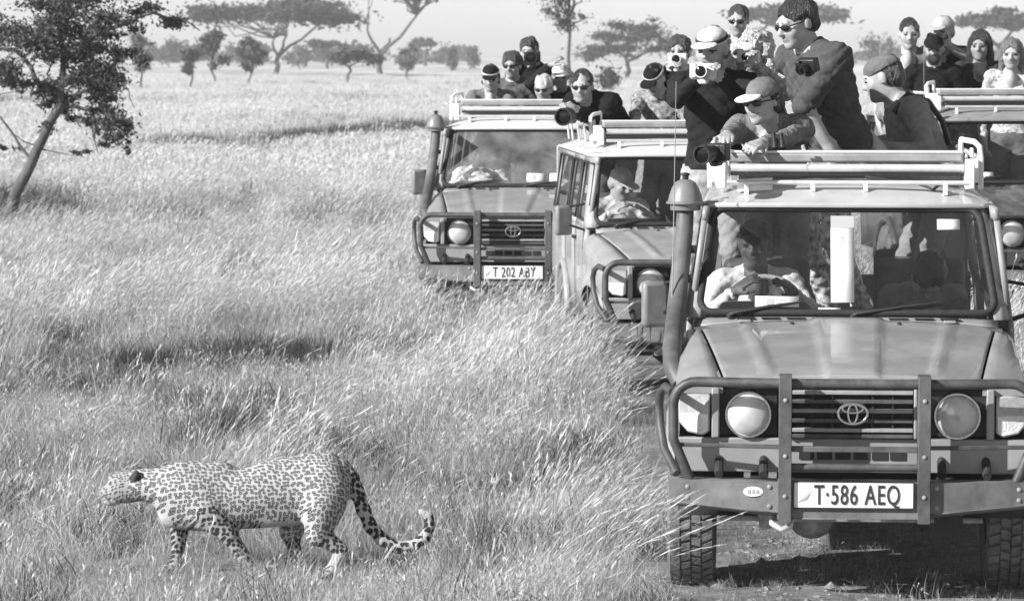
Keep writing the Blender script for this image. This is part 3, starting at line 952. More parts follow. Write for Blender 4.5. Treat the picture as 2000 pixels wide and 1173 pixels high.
    # registration plate
    if plate is not None:
        g = G(); g.box(-.262, .268, -.014, -.008, .468, .580)
        pl = g.build('number_plate', plate_m, root, bevel=.002)
        g = G(); g.box(-.262, .268, -.012, .0, .459, .4675); g.box(-.262, .268, -.012, .0, .5805, .586); g.build('plate_frame', black, pl)
        if plate:
            link_mesh('lettering', text_mesh(plate, .125, ink, .0015, .60, .0009, 1.12), pl, (.018, -.0165, .522))
            g = G(); g.prism([(-.246, .492), (-.19, .535), (-.205, .505)], -.0165, -.0135); g.build('plate_mark', ink_grey, pl)
    if detail:
        g = G(); g.lathe([(.045, 0), (.045, .004)], (0, 0, 0), (0, -1, 0), 28)
        g.v = [(x, y, z * .5) for x, y, z in g.v]
        st = g.build('oval_badge', plate_m, root, (-.445, .010, .535))
        g = G()
        for k, (x, w_) in enumerate(((-.018, .012), (0, .009), (.019, .011))):
            g.box(x - w_ / 2, x + w_ / 2, -.0065, -.0045, -.008, .008)
        g.build('badge_mark', ink_grey, st)
    # --- cowl, windscreen, pillars
    g = G()
    g.sheet(lambda u, v: (lerp(-.73, .73, u), lerp(1.585, 1.68, v), 1.178 + .03 * v - .025 * (abs(2 * u - 1)) ** 3), 20, 3)
    g.build('cowl', paint, root, solid=.004)
    g = G()
    for k in range(9):
        x = -.5 + k * .125
        g.box(x - .045, x + .045, 1.60, 1.64, 1.188, 1.193)
    g.build('cowl_vent', black, root)
    def ws(x, t):                       # point on the screen plane
        bow = .03 * (1 - (x / .74) ** 2)
        return (x, lerp(1.68, 2.05, t) - bow, lerp(1.215, 1.712, t))
    g = G()
    g.sheet(lambda u, v: ws(lerp(-1, 1, u) * lerp(.728, .655, v), v), 16, 6)
    g.build('windscreen', glassm, root, smooth=80)
    ring = []
    def rc(cx, ct, a0, n=5, rx=.07, rt=.13):
        return [(cx + rx * math.cos(a0 + k / n * math.pi / 2), ct + rt * math.sin(a0 + k / n * math.pi / 2)) for k in range(n + 1)]
    for (x, t) in rc(.665, .87, 0) + [(.3, 1.0), (0, 1.0), (-.3, 1.0)] + rc(-.665, .87, math.pi / 2) + rc(-.665, .13, math.pi) + [(-.3, 0), (0, 0), (.3, 0)] + rc(.665, .13, 1.5 * math.pi):
        x = x * lerp(.995, .90, t)
        p = ws(x, t); ring.append((p[0], p[1] - .006, p[2]))
    g = G(); g.tube(ring, .019, 8, closed=True)
    g.build('windscreen_seal', seal_m, root, smooth=70)
    for s in (-1, 1):
        g = G()
        def pil(u, v, s=s):
            t = lerp(-.06, 1.06, v)
            xi, xo = lerp(.715, .645, t), lerp(.80, .712, t)
            pr = [(xi, 0), (lerp(xi, xo, .5), .0), (xo - .01, .03), (xo, .11)]
            k = u * 3; i = min(int(k), 2); f = k - i
            p = ws(0, t)
            return (s * lerp(pr[i][0], pr[i + 1][0], f), p[1] + .03 + lerp(pr[i][1], pr[i + 1][1], f), p[2])
        g.sheet(pil, 9, 8)
        g.build('windscreen_pillar', paint, root, solid=.01, smooth=50)
    for x in (-.27, .25):
        g = G(); g.lathe([(.012, 0), (.011, .008), (.006, .011)], (x, 1.47, hood_z(x, 1.47)[0]), (0, 0, 1), 10); g.build('washer_jet', black, root)
    for s in (-1, 1):
        g = G(); g.box(s * .50 - .03, s * .50 + .03, 1.56, 1.60, 1.172, 1.186); g.build('bonnet_hinge', paint, root, bevel=.004)
        for x, z in ((.372, .558), (.372, .47), (.74, .548), (.74, .50)):
            g = G(); g.lathe([(.011, 0), (.011, .005), (.006, .008)], (s * x, .16 * (x - .36), z), (0, -1, 0), 6, ); g.build('bumper_bolt', hatch_m, root)
        for z in (.52, .70, .95):
            xx = -.303 if s < 0 else .315
            g = G(); g.lathe([(.010, 0), (.010, .005), (.005, .008)], (xx, -.035, z), (0, -1, 0), 6); g.build('upright_bolt', hatch_m, bb)
    # wipers
    for (bx, tx) in ((-.575, -.22), (.03, .46)):
        wp = empty('wiper', (0, 0, 0), 0, root)
        g = G(); p0 = (bx, 1.635, 1.205); p1 = ws(lerp(bx, tx, .55), .06); p1 = (p1[0], p1[1] - .035, p1[2])
        g.tube([p0, (bx + .02, 1.62, 1.215), p1], [.012, .009, .006], 8); g.lathe([(.018, 0), (.018, .02)], (bx, 1.64, 1.19), (0, 0, 1), 12)
        g.build('wiper_arm', black, wp, smooth=60)
        g = G(); q0, q1 = ws(lerp(bx, tx, .12), .015), ws(tx, .105)
        g.tube([(q0[0], q0[1] - .018, q0[2]), tuple(np.array(p1) + (0, .008, 0)), (q1[0], q1[1] - .018, q1[2])], [.006, .010, .005], 6)
        g.build('wiper_blade', rubber, wp)
    # --- roof with the viewing hatch
    HX, HY0, HY1 = .56, 2.62, 4.62
    def rz(x, y):
        t = min(1, max(0, (y - 2.02) / .34))
        crown = .112 * math.sin(t * math.pi / 2) * (1 if y < 4.6 else 1 - ((y - 4.6) / .32) ** 2 * .6)
        return 1.735 + crown * (1 - (abs(x) / .735) ** 3.2)
    g = G()
    xs_ = [-.72, -.70, -.66, -.60, -.56, -.4, -.2, 0, .2, .4, .56, .60, .66, .70, .72]
    ys_ = [2.015, 2.03, 2.06, 2.1, 2.16, 2.24, 2.34, 2.48, 2.62, 3.0, 3.5, 4.0, 4.62, 4.72, 4.82, 4.9]
    def rf(u, v):
        x, y = xs_[round(u * 14)], ys_[round(v * 15)]
        if y < 2.1: x *= lerp(.955, 1, (y - 2.015) / .085)
        return (x, y, rz(x, y))
    g.sheet(rf, 14, 15, skip=(lambda u, v: abs(xs_[int(u * 14)] + xs_[int(u * 14) + 1]) / 2 < HX and HY0 <= (ys_[int(v * 15)] + ys_[int(v * 15) + 1]) / 2 <= HY1) if hatch else None)
    g.build('roof', roof_paint.get(paint.name, paint), root, solid=.02, smooth=50)
    g = G()
    gut = [(-.735, 4.88, 1.728), (-.735, 3.5, 1.728), (-.73, 2.2, 1.728), (-.715, 2.06, 1.728), (-.66, 2.02, 1.728), (-.3, 1.995, 1.73), (0, 1.99, 1.73), (.3, 1.995, 1.73), (.66, 2.02, 1.728), (.715, 2.06, 1.728), (.73, 2.2, 1.728), (.735, 3.5, 1.728), (.735, 4.88, 1.728)]
    g.tube(gut, .013, 6); g.build('rain_gutter', roof_paint.get(paint.name, paint), root, smooth=60)
    # hatch frame and lean-on rails
    g = G()
    g.box(-HX - .03, HX + .03, HY0 - .035, HY0 + .005, 1.80, 1.905); g.box(-HX - .03, HX + .03, HY1 - .005, HY1 + .035, 1.80, 1.905)
    g.box(-HX - .035, -HX + .005, HY0 + .006, HY1 - .006, 1.80, 1.905); g.box(HX - .005, HX + .035, HY0 + .006, HY1 - .006, 1.80, 1.905)
    g.build('hatch_frame', hatch_m, root, bevel=.006)
    g = G(); g.box(-.60, .60, 2.40, 2.56, 1.93, 1.978)
    g.build('hatch_lid_edge', hatch_m, root, bevel=.012)
    g = G(); g.box(-.60, .60, 2.405, 2.555, 1.9785, 1.990); g.build('hatch_lid_top', white_p, root, bevel=.004)
    g = G(); g.tube([(-.585, 2.30, 1.905), (.60, 2.30, 1.905)], .022, 12); g.build('lean_rail', alu, root, smooth=60)
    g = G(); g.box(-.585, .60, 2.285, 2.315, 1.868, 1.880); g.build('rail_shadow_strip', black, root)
    g = G(); g.tube([(-.60, 2.14, 1.838), (.62, 2.14, 1.838)], .012, 8)
    g.build('front_rail', alu, root, smooth=60)
    for x in (-.165, .10, -.5, .5):
        g = G(); g.box(x - .012, x + .012, 2.13, 2.155, rz(x, 2.14) - .002, 1.84); g.build('rail_post', white_p, root, bevel=.003)
    if detail:
        g = G(); g.prism([(-.55, 1.79), (-.37, 1.80), (-.37, 1.862), (-.55, 1.852)], 2.16, 2.166); g.build('deflector_plate', white_p, root)
        g = G(); g.tube([(.10, 2.28, 1.862), (.24, 2.24, 1.845), (.36, 2.26, 1.835), (.44, 2.2, 1.80), (.47, 2.18, 1.83)], .009, 6); g.build('rope_end', black, root)
    for s in (-1, 1):
        g = G()
        g.box(min(s * .605, s * .655), max(s * .605, s * .655), 2.26, 2.34, 1.80, 1.93)
        g.box(min(s * .61, s * .68), max(s * .61, s * .68), 2.36, 2.50, 1.83, 1.95)
        g.build('hinge_block', white_p, root, bevel=.008)
        g = G()
        g.tube([(s * .60, 2.62, 2.045), (s * .665, 2.54, 2.035), (s * .69, 2.5, 2.01), (s * .695, 2.46, 1.95), (s * .69, 2.38, 1.80)], .015, 8)
        g.tube([(s * .60, 2.62, 2.045), (s * .60, 2.62, 1.86)], .013, 8)
        g.tube([(s * .655, 2.6, 2.0), (s * .655, 2.56, 1.85)], .011, 8)
        g.build('hatch_bracket', white_p, root, smooth=60)
        g = G(); g.tube([(s * .69, 2.5, 1.95), (s * .69, 4.7, 1.95)], .014, 8)
        for y in (3.1, 3.7, 4.3, 4.68): g.tube([(s * .69, y, 1.955), (s * .67, y, 1.79)], .01, 6)
        g.build('side_rail', alu, root, smooth=60)
    # --- cab sides, doors, rear body
    for s in (-1, 1):
        def side(y0, y1, name, win, s=s):
            """a body side panel between y0 and y1; win: glazed opening above the waist"""
            g = G()
            pr = [(.79, .52), (.80, .75), (.80, 1.02), (.79, 1.17)]
            up = [(.785, 1.20), (.712, 1.72)]
            g.sheet(lambda u, v: (s * pr[round(u * 3)][0], lerp(y0, y1, v), pr[round(u * 3)][1]), 3, 4)
            X = lambda z: lerp(.787, .712, (z - 1.17) / .55)
            def quad(ya, yb, za, zb):
                g.sheet(lambda u, v: (s * X(lerp(za, zb, u)), lerp(ya, yb, v), lerp(za, zb, u)), 2, 2)
            m_ = .055
            quad(y0, y1, 1.17, 1.225); quad(y0, y1, 1.665, 1.728); quad(y0, y0 + m_, 1.225, 1.665); quad(y1 - m_, y1, 1.225, 1.665)
            o = g.build(name, paint, root, solid=.03, smooth=30)
            g = G()
            g.sheet(lambda u, v: (s * (X(lerp(1.225, 1.665, u)) - .012), lerp(y0 + m_, y1 - m_, v), lerp(1.225, 1.665, u)), 1, 1)
            g.build('window', glass_clear, o)
            g = G()
            c = [(s * (X(z) + .002), y, z) for (y, z) in ((y0 + m_, 1.225), (y1 - m_, 1.225), (y1 - m_, 1.665), (y0 + m_, 1.665))]
            g.tube(c, .01, 6, closed=True); g.build('window_seal', rubber, o)
            return o
        d = side(1.74, 2.74, 'front_door', True)
        g = G(); g.box(min(s * .80, s * .825), max(s * .80, s * .825), 2.55, 2.68, 1.06, 1.085); g.build('handle', black, d, bevel=.004)
        d = side(2.752, 3.60, 'rear_door', True)
        g = G(); g.box(min(s * .80, s * .825), max(s * .80, s * .825), 3.42, 3.54, 1.06, 1.085); g.build('handle', black, d, bevel=.004)
        side(3.612, 4.90, 'rear_side_panel', True)
        g = G()
        for yy in (2.90, 3.10, 3.3): pass
        # rear wheel arch flare
        arc = [(s * .815, 3.58 + .50 * math.cos(t), .40 + .42 * math.sin(t)) for t in np.linspace(0.15, math.pi - .15, 14)]
        g.tube(arc, .03, 8); g.build('wheel_arch_flare', paint, root, smooth=60)
        g = G(); g.box(min(s * .66, s * .80), max(s * .66, s * .80), 1.45, 3.05, .46, .52); g.build('sill', under_m, root, bevel=.01)
        # door mirror
        mr = empty('door_mirror', (0, 0, 0), 0, root)
        for (y, za, zb) in ((1.86, 1.16, 1.20), (1.92, 1.16, 1.20), (1.9, 1.36, 1.34)):
            g = G(); g.tube([(s * .79, y, za), (s * .91, y, zb)], .010, 6); g.build('mirror_arm', black, mr)
        g = G(); g.box(-.068, .068, -.028, .028, -.115, .115, rotm(0, 0, -s * R(22)), (s * .955, 1.90, 1.235)); g.build('mirror_shell', cup_m, mr, bevel=.02)
        g = G(); g.box(-.056, .056, .0285, .031, -.10, .10, rotm(0, 0, -s * R(22)), (s * .955, 1.90, 1.235)); g.build('mirror_glass', chrome, mr)
    g = G()
    g.box(-.78, .78, 4.87, 4.90, .52, 1.20); g.box(-.76, -.62, 4.87, 4.90, 1.2005, 1.73); g.box(.62, .76, 4.87, 4.90, 1.2005, 1.73); g.box(-.619, .619, 4.87, 4.90, 1.62, 1.75)
    rd = g.build('rear_door', paint, root, bevel=.01)
    g = G(); g.box(-.62, .62, 4.88, 4.885, 1.20, 1.62); g.build('rear_window', glass_clear, rd)
    # --- inside: floor, bulkhead, dash, seats, wheel
    g = G(); g.box(-.75, .75, 1.5, 4.86, .56, .62); g.box(-.75, .75, 1.5, 1.56, .62, 1.15); g.build('floor_pan', dark_in, root)
    g = G(); g.box(-.70, .70, 1.76, 2.10, 1.05, 1.195); g.prism([(-.66, 1.19), (-.16, 1.19), (-.2, 1.24), (-.62, 1.24)], 1.95, 2.12); g.build('dashboard', dash_m, root, bevel=.03)
    g = G(); n = 28
    M_ = rotm(R(-42)); c = np.array((-.41, 2.26, 1.20))
    g.tube([tuple(M_ @ np.array((.195 * math.cos(2 * math.pi * k / n), 0, .195 * math.sin(2 * math.pi * k / n))) + c) for k in range(n)], .014, 8, closed=True)
    for t in (R(200), R(340), R(270)):
        g.tube([tuple(c), tuple(M_ @ np.array((.19 * math.cos(t), 0, .19 * math.sin(t))) + c)], .012, 6)
    g.lathe([(.05, 0), (.05, .03)], c, tuple(M_ @ np.array((0, 1, 0))), 16)
    g.build('steering_wheel', wheel_grey, root, smooth=60)
    for x in (-.40, .42):
        st = empty('front_seat', (0, 0, 0), 0, root)
        g = G(); g.box(x - .24, x + .24, 2.62, 3.08, .86, .97); g.box(x - .2, x + .2, 2.66, 3.04, .62, .858); g.build('seat_cushion', seat_m, st, bevel=.03)
        g = G(); g.box(x - .23, x + .23, 3.02, 3.12, .972, 1.40); g.build('seat_back', seat_m, st, bevel=.04)
    for y in (3.72, 4.45):
        for x in (-.42, .42):
            st = empty('passenger_seat', (0, 0, 0), 0, root)
            g = G(); g.box(x - .22, x + .22, y - .2, y + .22, .86, .96); g.box(x - .18, x + .18, y - .16, y + .18, .62, .858); g.build('seat_cushion', seat_m, st, bevel=.03)
            g = G(); g.box(x - .21, x + .21, y + .20, y + .28, .962, 1.36); g.build('seat_back', seat_m, st, bevel=.04)
    # --- snorkel on the right-hand wing (left in the picture)
    sn = empty('snorkel', (0, 0, 0), 0, root) if snork else None
    g = G()
    g.tube([(-.80, .98, .93), (-.838, 1.02, 1.00), (-.845, 1.20, 1.07), (-.842, 1.50, 1.16), (-.838, 1.68, 1.25), (-.81, 1.96, 1.60), (-.806, 2.0, 1.70)], [.043, .047, .048, .048, .047, .045, .043], 16)
    if snork: g.build('snorkel_pipe', snorkel_pipe_m, sn, smooth=70)
    g = G()
    g.lathe([(.052, 0), (.075, .004), (.078, .034), (.097, .036), (.097, .046), (.088, .048), (.082, .075), (.068, .115), (.05, .143), (.028, .156), (.012, .158)], (-.806, 2.0, 1.70), (0, 0, 1), 32)
    if snork: g.build('snorkel_bowl', snorkel_bowl_m, sn, smooth=35)
    g = G(); g.lathe([(.016, 0), (.016, .02), (.022, .022), (.022, .032), (.004, .036)], (-.806, 2.0, 1.856), (0, 0, 1), 14)
    if snork: g.build('bowl_knob', black, sn)
    for t in (.35, .75) if snork else ():
        g = G(); p = lerp(np.array((-.838, 1.68, 1.25)), np.array((-.81, 1.96, 1.60)), t); g.box(p[0], -.74, p[1] - .012, p[1] + .012, p[2] - .02, p[2] + .02); g.build('snorkel_clamp', black, sn)
    if antenna:
        g = G(); g.tube([(-.862, 1.60, 1.02), (-.862, 1.60, 1.10), (-.858, 1.75, 1.55), (-.85, 1.85, 2.35)], [.007, .005, .003, .002], 6); g.build('whip_antenna', cup_m, root)
    # --- running gear
    prof = [(.20, -.09), (.27, -.105), (.335, -.108), (.365, -.098), (.378, -.085), (.380, 0), (.378, .085), (.365, .098), (.335, .108), (.27, .105), (.20, .09)]
    key = 'tyre'
    if key not in MESHCACHE:
        g = G(); g.lathe(prof, (0, 0, 0), (1, 0, 0), 48, caps=False)
        for k in range(44):
            for row, (x0, x1, off, sk) in enumerate(((-.098, -.052, 0, .02), (-.044, -.004, .5, -.012), (.004, .044, 0, .012), (.052, .098, .5, -.02))):
                a_ = 2 * math.pi * (k + off) / 44
                M_ = rotm(a_)
                q = []
                for x in (x0, x1):
                    for yy in (-.019, .019):
                        for z in (.370, .3935 if abs(x) < .09 else .386):
                            q.append(M_ @ np.array((x, yy + sk * (1 if x == x1 else -1) * .5, z)))
                g.add(q, [(0, 1, 3, 2), (4, 6, 7, 5), (0, 4, 5, 1), (2, 3, 7, 6), (1, 5, 7, 3)])
        MESHCACHE[key] = g.mesh('tyre', tyre_m, 40)
        g = G(); g.lathe([(.02, .06), (.07, .065), (.08, .03), (.16, .02), (.19, .05), (.205, .085), (.215, .088), (.2, -.085)], (0, 0, 0), (1, 0, 0), 28, caps=False)
        MESHCACHE['rim'] = g.mesh('rim', hatch_m, 40)
    for (x, y) in ((-.735, .85), (.735, .85), (-.735, 3.58), (.735, 3.58)):
        wh = empty('wheel', (x, y, .375), R(180) if x < 0 else 0, root)
        link_mesh('tyre', MESHCACHE['tyre'], wh); link_mesh('rim', MESHCACHE['rim'], wh)
    for y in (.85, 3.58):
        ax = empty('axle', (0, 0, 0), 0, root)
        g = G(); g.tube([(-.66, y, .375), (.66, y, .375)], .042, 10)
        g.build('axle_tube', axle_m, ax, smooth=60)
        g = G(); g.lathe([(.02, -.15), (.07, -.12), (.105, -.06), (.118, 0), (.105, .06), (.06, .13), (.03, .16)], (-.175, y, .325), (0, 1, 0), 20); g.build('differential', axle_m, ax, smooth=60)
        for s in (-1, 1):
            g = G()
            for k in range(4): g.box(s * .46 - .035, s * .46 + .035, y - .55 + .06 * k, y + .55 - .06 * k, .40 - .014 * k, .411 - .014 * k)
            g.build('leaf_spring', under_m, ax)
    g = G()
    for s in (-1, 1): g.box(s * .42 - .04, s * .42 + .04, .2, 4.8, .47, .58)
    g.box(-.34, .34, .5, 1.5, .43, .75); g.box(-.70, .70, 1.52, 1.58, .45, .60); g.box(-.45, -.0, 2.3, 3.0, .40, .55); g.box(.05, .7, 3.9, 4.6, .40, .55)
    g.build('chassis', under_m, root)
    for s in (-1, 1):
        g = G()
        g.sheet(lambda u, v, s=s: (s * .55, 1.36 + .10 * u, lerp(.40, .62, v)), 1, 1)
        g.sheet(lambda u, v, s=s: (lerp(s * .5, s * .79, u), .85 + .50 * math.cos(math.pi * v), .38 + .47 * math.sin(math.pi * v)), 2, 14)
        g.build('wheel_housing', under_m, root, solid=.004)
    g = G(); g.box(.37, .50, .20, .206, .30, .47); g.build('mud_flap', black, root)
    g = G(); g.tube([(-.36, .10, .42), (-.36, .06, .385), (-.32, .04, .36), (-.28, .06, .37), (-.27, .10, .41)], .014, 8); g.build('tow_hook', alu, root, smooth=60)
    g = G(); g.tube([(-.60, .42, .36), (.60, .42, .36)], .014, 8); g.box(-.42, -.36, .3, .36, .33, .42); g.build('steering_rod', axle_m, root)
    return root

MESHCACHE = {}
lamp_lens = glass_mat('lamp_lens_glass', .5, .98, .92)
paint_front = mat('olive_paint', 0.26, 0.38, var=0.10, scale=5, coat=0.35, dirt=0.5)
paint_mid = mat('pale_paint', 0.31, 0.42, var=0.12, scale=5, coat=0.3, dirt=0.5)
paint_left = mat('beige_paint', 0.28, 0.42, var=0.12, scale=5, coat=0.3, dirt=0.5)
paint_rear = mat('dark_green_paint', 0.06, 0.4, var=0.2, scale=5, coat=0.3, dirt=0.25)
roof_pale = mat('white_roof_paint', 0.6, 0.42, var=0.1, scale=6, coat=0.3, dirt=0.2)
roof_paint = {'olive_paint': mat('pale_roof_paint', 0.45, 0.3, var=0.12, scale=6, coat=0.4, dirt=0.2), 'pale_paint': roof_pale, 'beige_paint': roof_pale, 'dark_green_paint': mat('grey_roof_paint', 0.25, 0.45, var=0.15, scale=6)}
bar_bump = mat('bumper_steel', 0.13, 0.5, var=0.3, scale=9, dirt=0.35)
dash_m = mat('dashboard_plastic', 0.16, 0.7, var=0.2, scale=10)
wheel_grey = mat('steering_wheel_plastic', 0.4, 0.4)
axle_m = mat('axle_steel', 0.34, 0.6, var=0.5, scale=14)
snorkel_pipe_m = mat('snorkel_pipe_plastic', 0.075, 0.5, var=0.2, scale=10, dirt=0.3)
snorkel_bowl_m = cup_m
TRUCKS = []
TRUCKS.append(safari_truck(CARS[0][0], CARS[0][1], 0.0, paint_front, 'nearest grey safari truck with dark bull bar and open roof, facing us', 'T·586 AEQ'))
TRUCKS.append(safari_truck(CARS[1][0], CARS[1][1], -0.03, paint_mid, 'pale safari truck half hidden behind the nearest one, driver in a pale hat', '', snork=False, antenna=False, detail=False))
TRUCKS.append(safari_truck(CARS[2][0], CARS[2][1], 0.06, paint_left, 'safari truck with a white windscreen label, standing deepest in the grass', 'T 202 ABY', glassm=glass_pale, antenna=False, detail=False))
TRUCKS.append(safari_truck(CARS[3][0], CARS[3][1], 0.19, paint_rear, 'dark safari truck cut off by the right edge of the picture', '', detail=False))

def in_truck(k, p):
    """a point given in a truck's own frame -> world"""
    (ox, oy), yw = CARS[k]
    a = R(yw)
    return np.array([ox + p[0] * math.cos(a) + p[1] * math.sin(a), oy - p[0] * math.sin(a) + p[1] * math.cos(a), p[2] + (0, -.03, .06, .19)[k]])

# papers on the nearest truck's windscreen, seen from the front
def screen_card(truck, x0, x1, t0, t1, name, label=None, marks=(), m=paper, out=.004):
    def P(x, t, o): return (x, lerp(1.68, 2.05, t) - .03 * (1 - (x / .74) ** 2) - o, lerp(1.215, 1.712, t))
    g = G()
    g.sheet(lambda u, v: P(lerp(x0, x1, u), lerp(t0, t1, v), out), 2, 3)
    o = g.build(name, m, truck, solid=.001)
    for (a0, a1, b0, b1) in marks:
        g = G()
        g.sheet(lambda u, v: P(lerp(lerp(x0, x1, a0), lerp(x0, x1, a1), u), lerp(lerp(t0, t1, b0), lerp(t0, t1, b1), v), out + .0025), 1, 1)
        g.build('print_mark', ink_grey, o)
    return o
T0 = TRUCKS[0]
screen_card(T0, -.078, .037, .10, .93, 'paper_strip', marks=((.42, .58, .73, .76), (.46, .54, .70, .72), (.0, 1.0, .86, 1.0)))
screen_card(T0, .452, .565, .80, .90, 'windscreen_sticker')
screen_card(T0, -.452, -.235, .055, .155, 'windscreen_label', marks=((.25, .42, .2, .8), (.5, .75, .3, .42), (.5, .7, .6, .7)))
screen_card(T0, -.14, -.03, .02, .05, 'windscreen_label')
T2 = TRUCKS[2]
screen_card(T2, .05, .22, .07, .22, 'windscreen_label', marks=((.3, .5, .2, .8),)); screen_card(T2, .26, .62, .07, .22, 'windscreen_label')
screen_card(TRUCKS[3], -.40, -.28, .10, .17, 'windscreen_label')

# ------------------------------------------------------------------ bodies: blended volumes turned into one continuous skin
class Vol:
    def __init__(self, lo, hi, h):
        self.h = h
        self.lo = np.array(lo, np.float32)
        n = np.ceil((np.array(hi) - np.array(lo)) / h).astype(int) + 1
        self.n = n
        self.ax = [self.lo[i] + h * np.arange(n[i], dtype=np.float32) for i in range(3)]
        self.f = np.full(n, 0.25, np.float32)
        self.best = np.full(n, 0.25, np.float32)
        self.m = np.zeros(n, np.int8)
    def _blk(self, lo, hi):
        s = []
        for i in range(3):
            a = int(max(0, math.floor((lo[i] - self.lo[i]) / self.h)))
            b = int(min(self.n[i], math.ceil((hi[i] - self.lo[i]) / self.h) + 1))
            if b <= a: return None
            s.append(slice(a, b))
        return tuple(s)
    def _apply(self, lo, hi, fn, k, mi, op, bias):
        s = self._blk(lo, hi)
        if s is None: return
        X = self.ax[0][s[0]][:, None, None]; Y = self.ax[1][s[1]][None, :, None]; Z = self.ax[2][s[2]][None, None, :]
        d = fn(X, Y, Z).astype(np.float32)
        f = self.f[s]
        if op == 'add':
            hk = np.maximum(k - np.abs(f - d), 0) / max(k, 1e-6)
            self.f[s] = np.minimum(f, d) - hk * hk * k * 0.25
            w = (d - bias) < self.best[s]
            self.best[s] = np.where(w, d - bias, self.best[s])
            self.m[s] = np.where(w, mi, self.m[s])
        else:
            d = -d
            hk = np.maximum(k - np.abs(f - d), 0) / max(k, 1e-6)
            self.f[s] = np.maximum(f, d) + hk * hk * k * 0.25
    def ell(self, c, r, M=None, k=.03, mi=0, op='add', bias=0.0):
        c, r = np.array(c, float), np.array(r, float)
        e = float(max(r)) + k + 3 * self.h
        if M is None:
            def fn(X, Y, Z):
                x, y, z = (X - c[0]), (Y - c[1]), (Z - c[2])
                k0 = np.sqrt((x / r[0]) ** 2 + (y / r[1]) ** 2 + (z / r[2]) ** 2)
                k1 = np.sqrt((x / r[0] ** 2) ** 2 + (y / r[1] ** 2) ** 2 + (z / r[2] ** 2) ** 2) + 1e-6
                return k0 * (k0 - 1) / k1
        else:
            Mi = np.array(M).T
            def fn(X, Y, Z):
                a, b, d = (X - c[0]), (Y - c[1]), (Z - c[2])
                x = Mi[0, 0] * a + Mi[0, 1] * b + Mi[0, 2] * d
                y = Mi[1, 0] * a + Mi[1, 1] * b + Mi[1, 2] * d
                z = Mi[2, 0] * a + Mi[2, 1] * b + Mi[2, 2] * d
                k0 = np.sqrt((x / r[0]) ** 2 + (y / r[1]) ** 2 + (z / r[2]) ** 2)
                k1 = np.sqrt((x / r[0] ** 2) ** 2 + (y / r[1] ** 2) ** 2 + (z / r[2] ** 2) ** 2) + 1e-6
                return k0 * (k0 - 1) / k1
        self._apply(c - e, c + e, fn, k, mi, op, bias)
    def rc(self, a, b, ra, rb, k=.03, mi=0, op='add', bias=0.0):
        a, b = np.array(a, float), np.array(b, float)
        ab = b - a; L2 = float(ab @ ab) + 1e-9
        e = max(ra, rb) + k + 3 * self.h
        def fn(X, Y, Z):
            x, y, z = X - a[0], Y - a[1], Z - a[2]
            t = np.clip((x * ab[0] + y * ab[1] + z * ab[2]) / L2, 0, 1)
            return np.sqrt((x - t * ab[0]) ** 2 + (y - t * ab[1]) ** 2 + (z - t * ab[2]) ** 2) - (ra + (rb - ra) * t)
        self._apply(np.minimum(a, b) - e, np.maximum(a, b) + e, fn, k, mi, op, bias)
    def half(self, c, n):
        """cut away everything on the side the normal n points to"""
        c, n = np.array(c, float), np.array(n, float); n = n / np.linalg.norm(n)
        X = self.ax[0][:, None, None]; Y = self.ax[1][None, :, None]; Z = self.ax[2][None, None, :]
        d = (X - c[0]) * n[0] + (Y - c[1]) * n[1] + (Z - c[2]) * n[2]
        self.f = np.maximum(self.f, d.astype(np.float32))
    def noise(self, amp, sc, seed=0):
        g = np.random.default_rng(seed)
        X = self.ax[0][:, None, None]; Y = self.ax[1][None, :, None]; Z = self.ax[2][None, None, :]
        for i in range(3):
            d = g.normal(size=3); d /= np.linalg.norm(d)
            self.f += (amp * np.sin((X * d[0] + Y * d[1] + Z * d[2]) * sc * (1 + .4 * i) + i)).astype(np.float32)
    def vn(self, amp, cell, seed=0, stretch=(1, 1, 1)):
        g = np.random.default_rng(seed).uniform(-1, 1, (32, 32, 32)).astype(np.float32)
        ii, ff = [], []
        for a, st in zip(self.ax, stretch):
            u = a / (cell * st); i = np.floor(u).astype(int); t = (u - i); ii.append(i); ff.append((t * t * (3 - 2 * t)).astype(np.float32))
        out = 0
        for dx in (0, 1):
            for dy in (0, 1):
                for dz in (0, 1):
                    w = [(f if d else 1 - f) for f, d in zip(ff, (dx, dy, dz))]
                    out = out + g[np.ix_((ii[0] + dx) % 32, (ii[1] + dy) % 32, (ii[2] + dz) % 32)] * w[0][:, None, None] * w[1][None, :, None] * w[2][None, None, :]
        self.f += amp * out
    def skin(self):
        f = self.f
        f[0], f[-1], f[:, 0], f[:, -1], f[:, :, 0], f[:, :, -1] = (.1,) * 6
        ins = f < 0
        a = np.zeros(np.array(f.shape) - 1, np.int8)
        offs = [(i, j, k) for i in (0, 1) for j in (0, 1) for k in (0, 1)]
        nx, ny, nz = a.shape
        for (i, j, k) in offs:
            a += ins[i:i + nx, j:j + ny, k:k + nz]
        act = np.argwhere((a > 0) & (a < 8))
        if len(act) == 0: return np.zeros((0, 3)), np.zeros((0, 4), int), np.zeros(0, int)
        vid = np.full(a.shape, -1, np.int32)
        vid[act[:, 0], act[:, 1], act[:, 2]] = np.arange(len(act))
        cv = {o: f[act[:, 0] + o[0], act[:, 1] + o[1], act[:, 2] + o[2]] for o in offs}
        sm_, cn = np.zeros((len(act), 3)), np.zeros(len(act))
        for o in offs:
            for ax_ in range(3):
                if o[ax_]: continue
                p = list(o); p[ax_] = 1; p = tuple(p)
                u, v = cv[o], cv[p]
                x = (u < 0) != (v < 0)
                t = np.where(x, u / np.where(x, u - v, 1), 0)
                q = np.array(o, float)[None].repeat(len(act), 0); q[:, ax_] = t
                sm_[x] += q[x]; cn[x] += 1
        V = (act + sm_ / cn[:, None]) * self.h + self.lo
        Fs = []
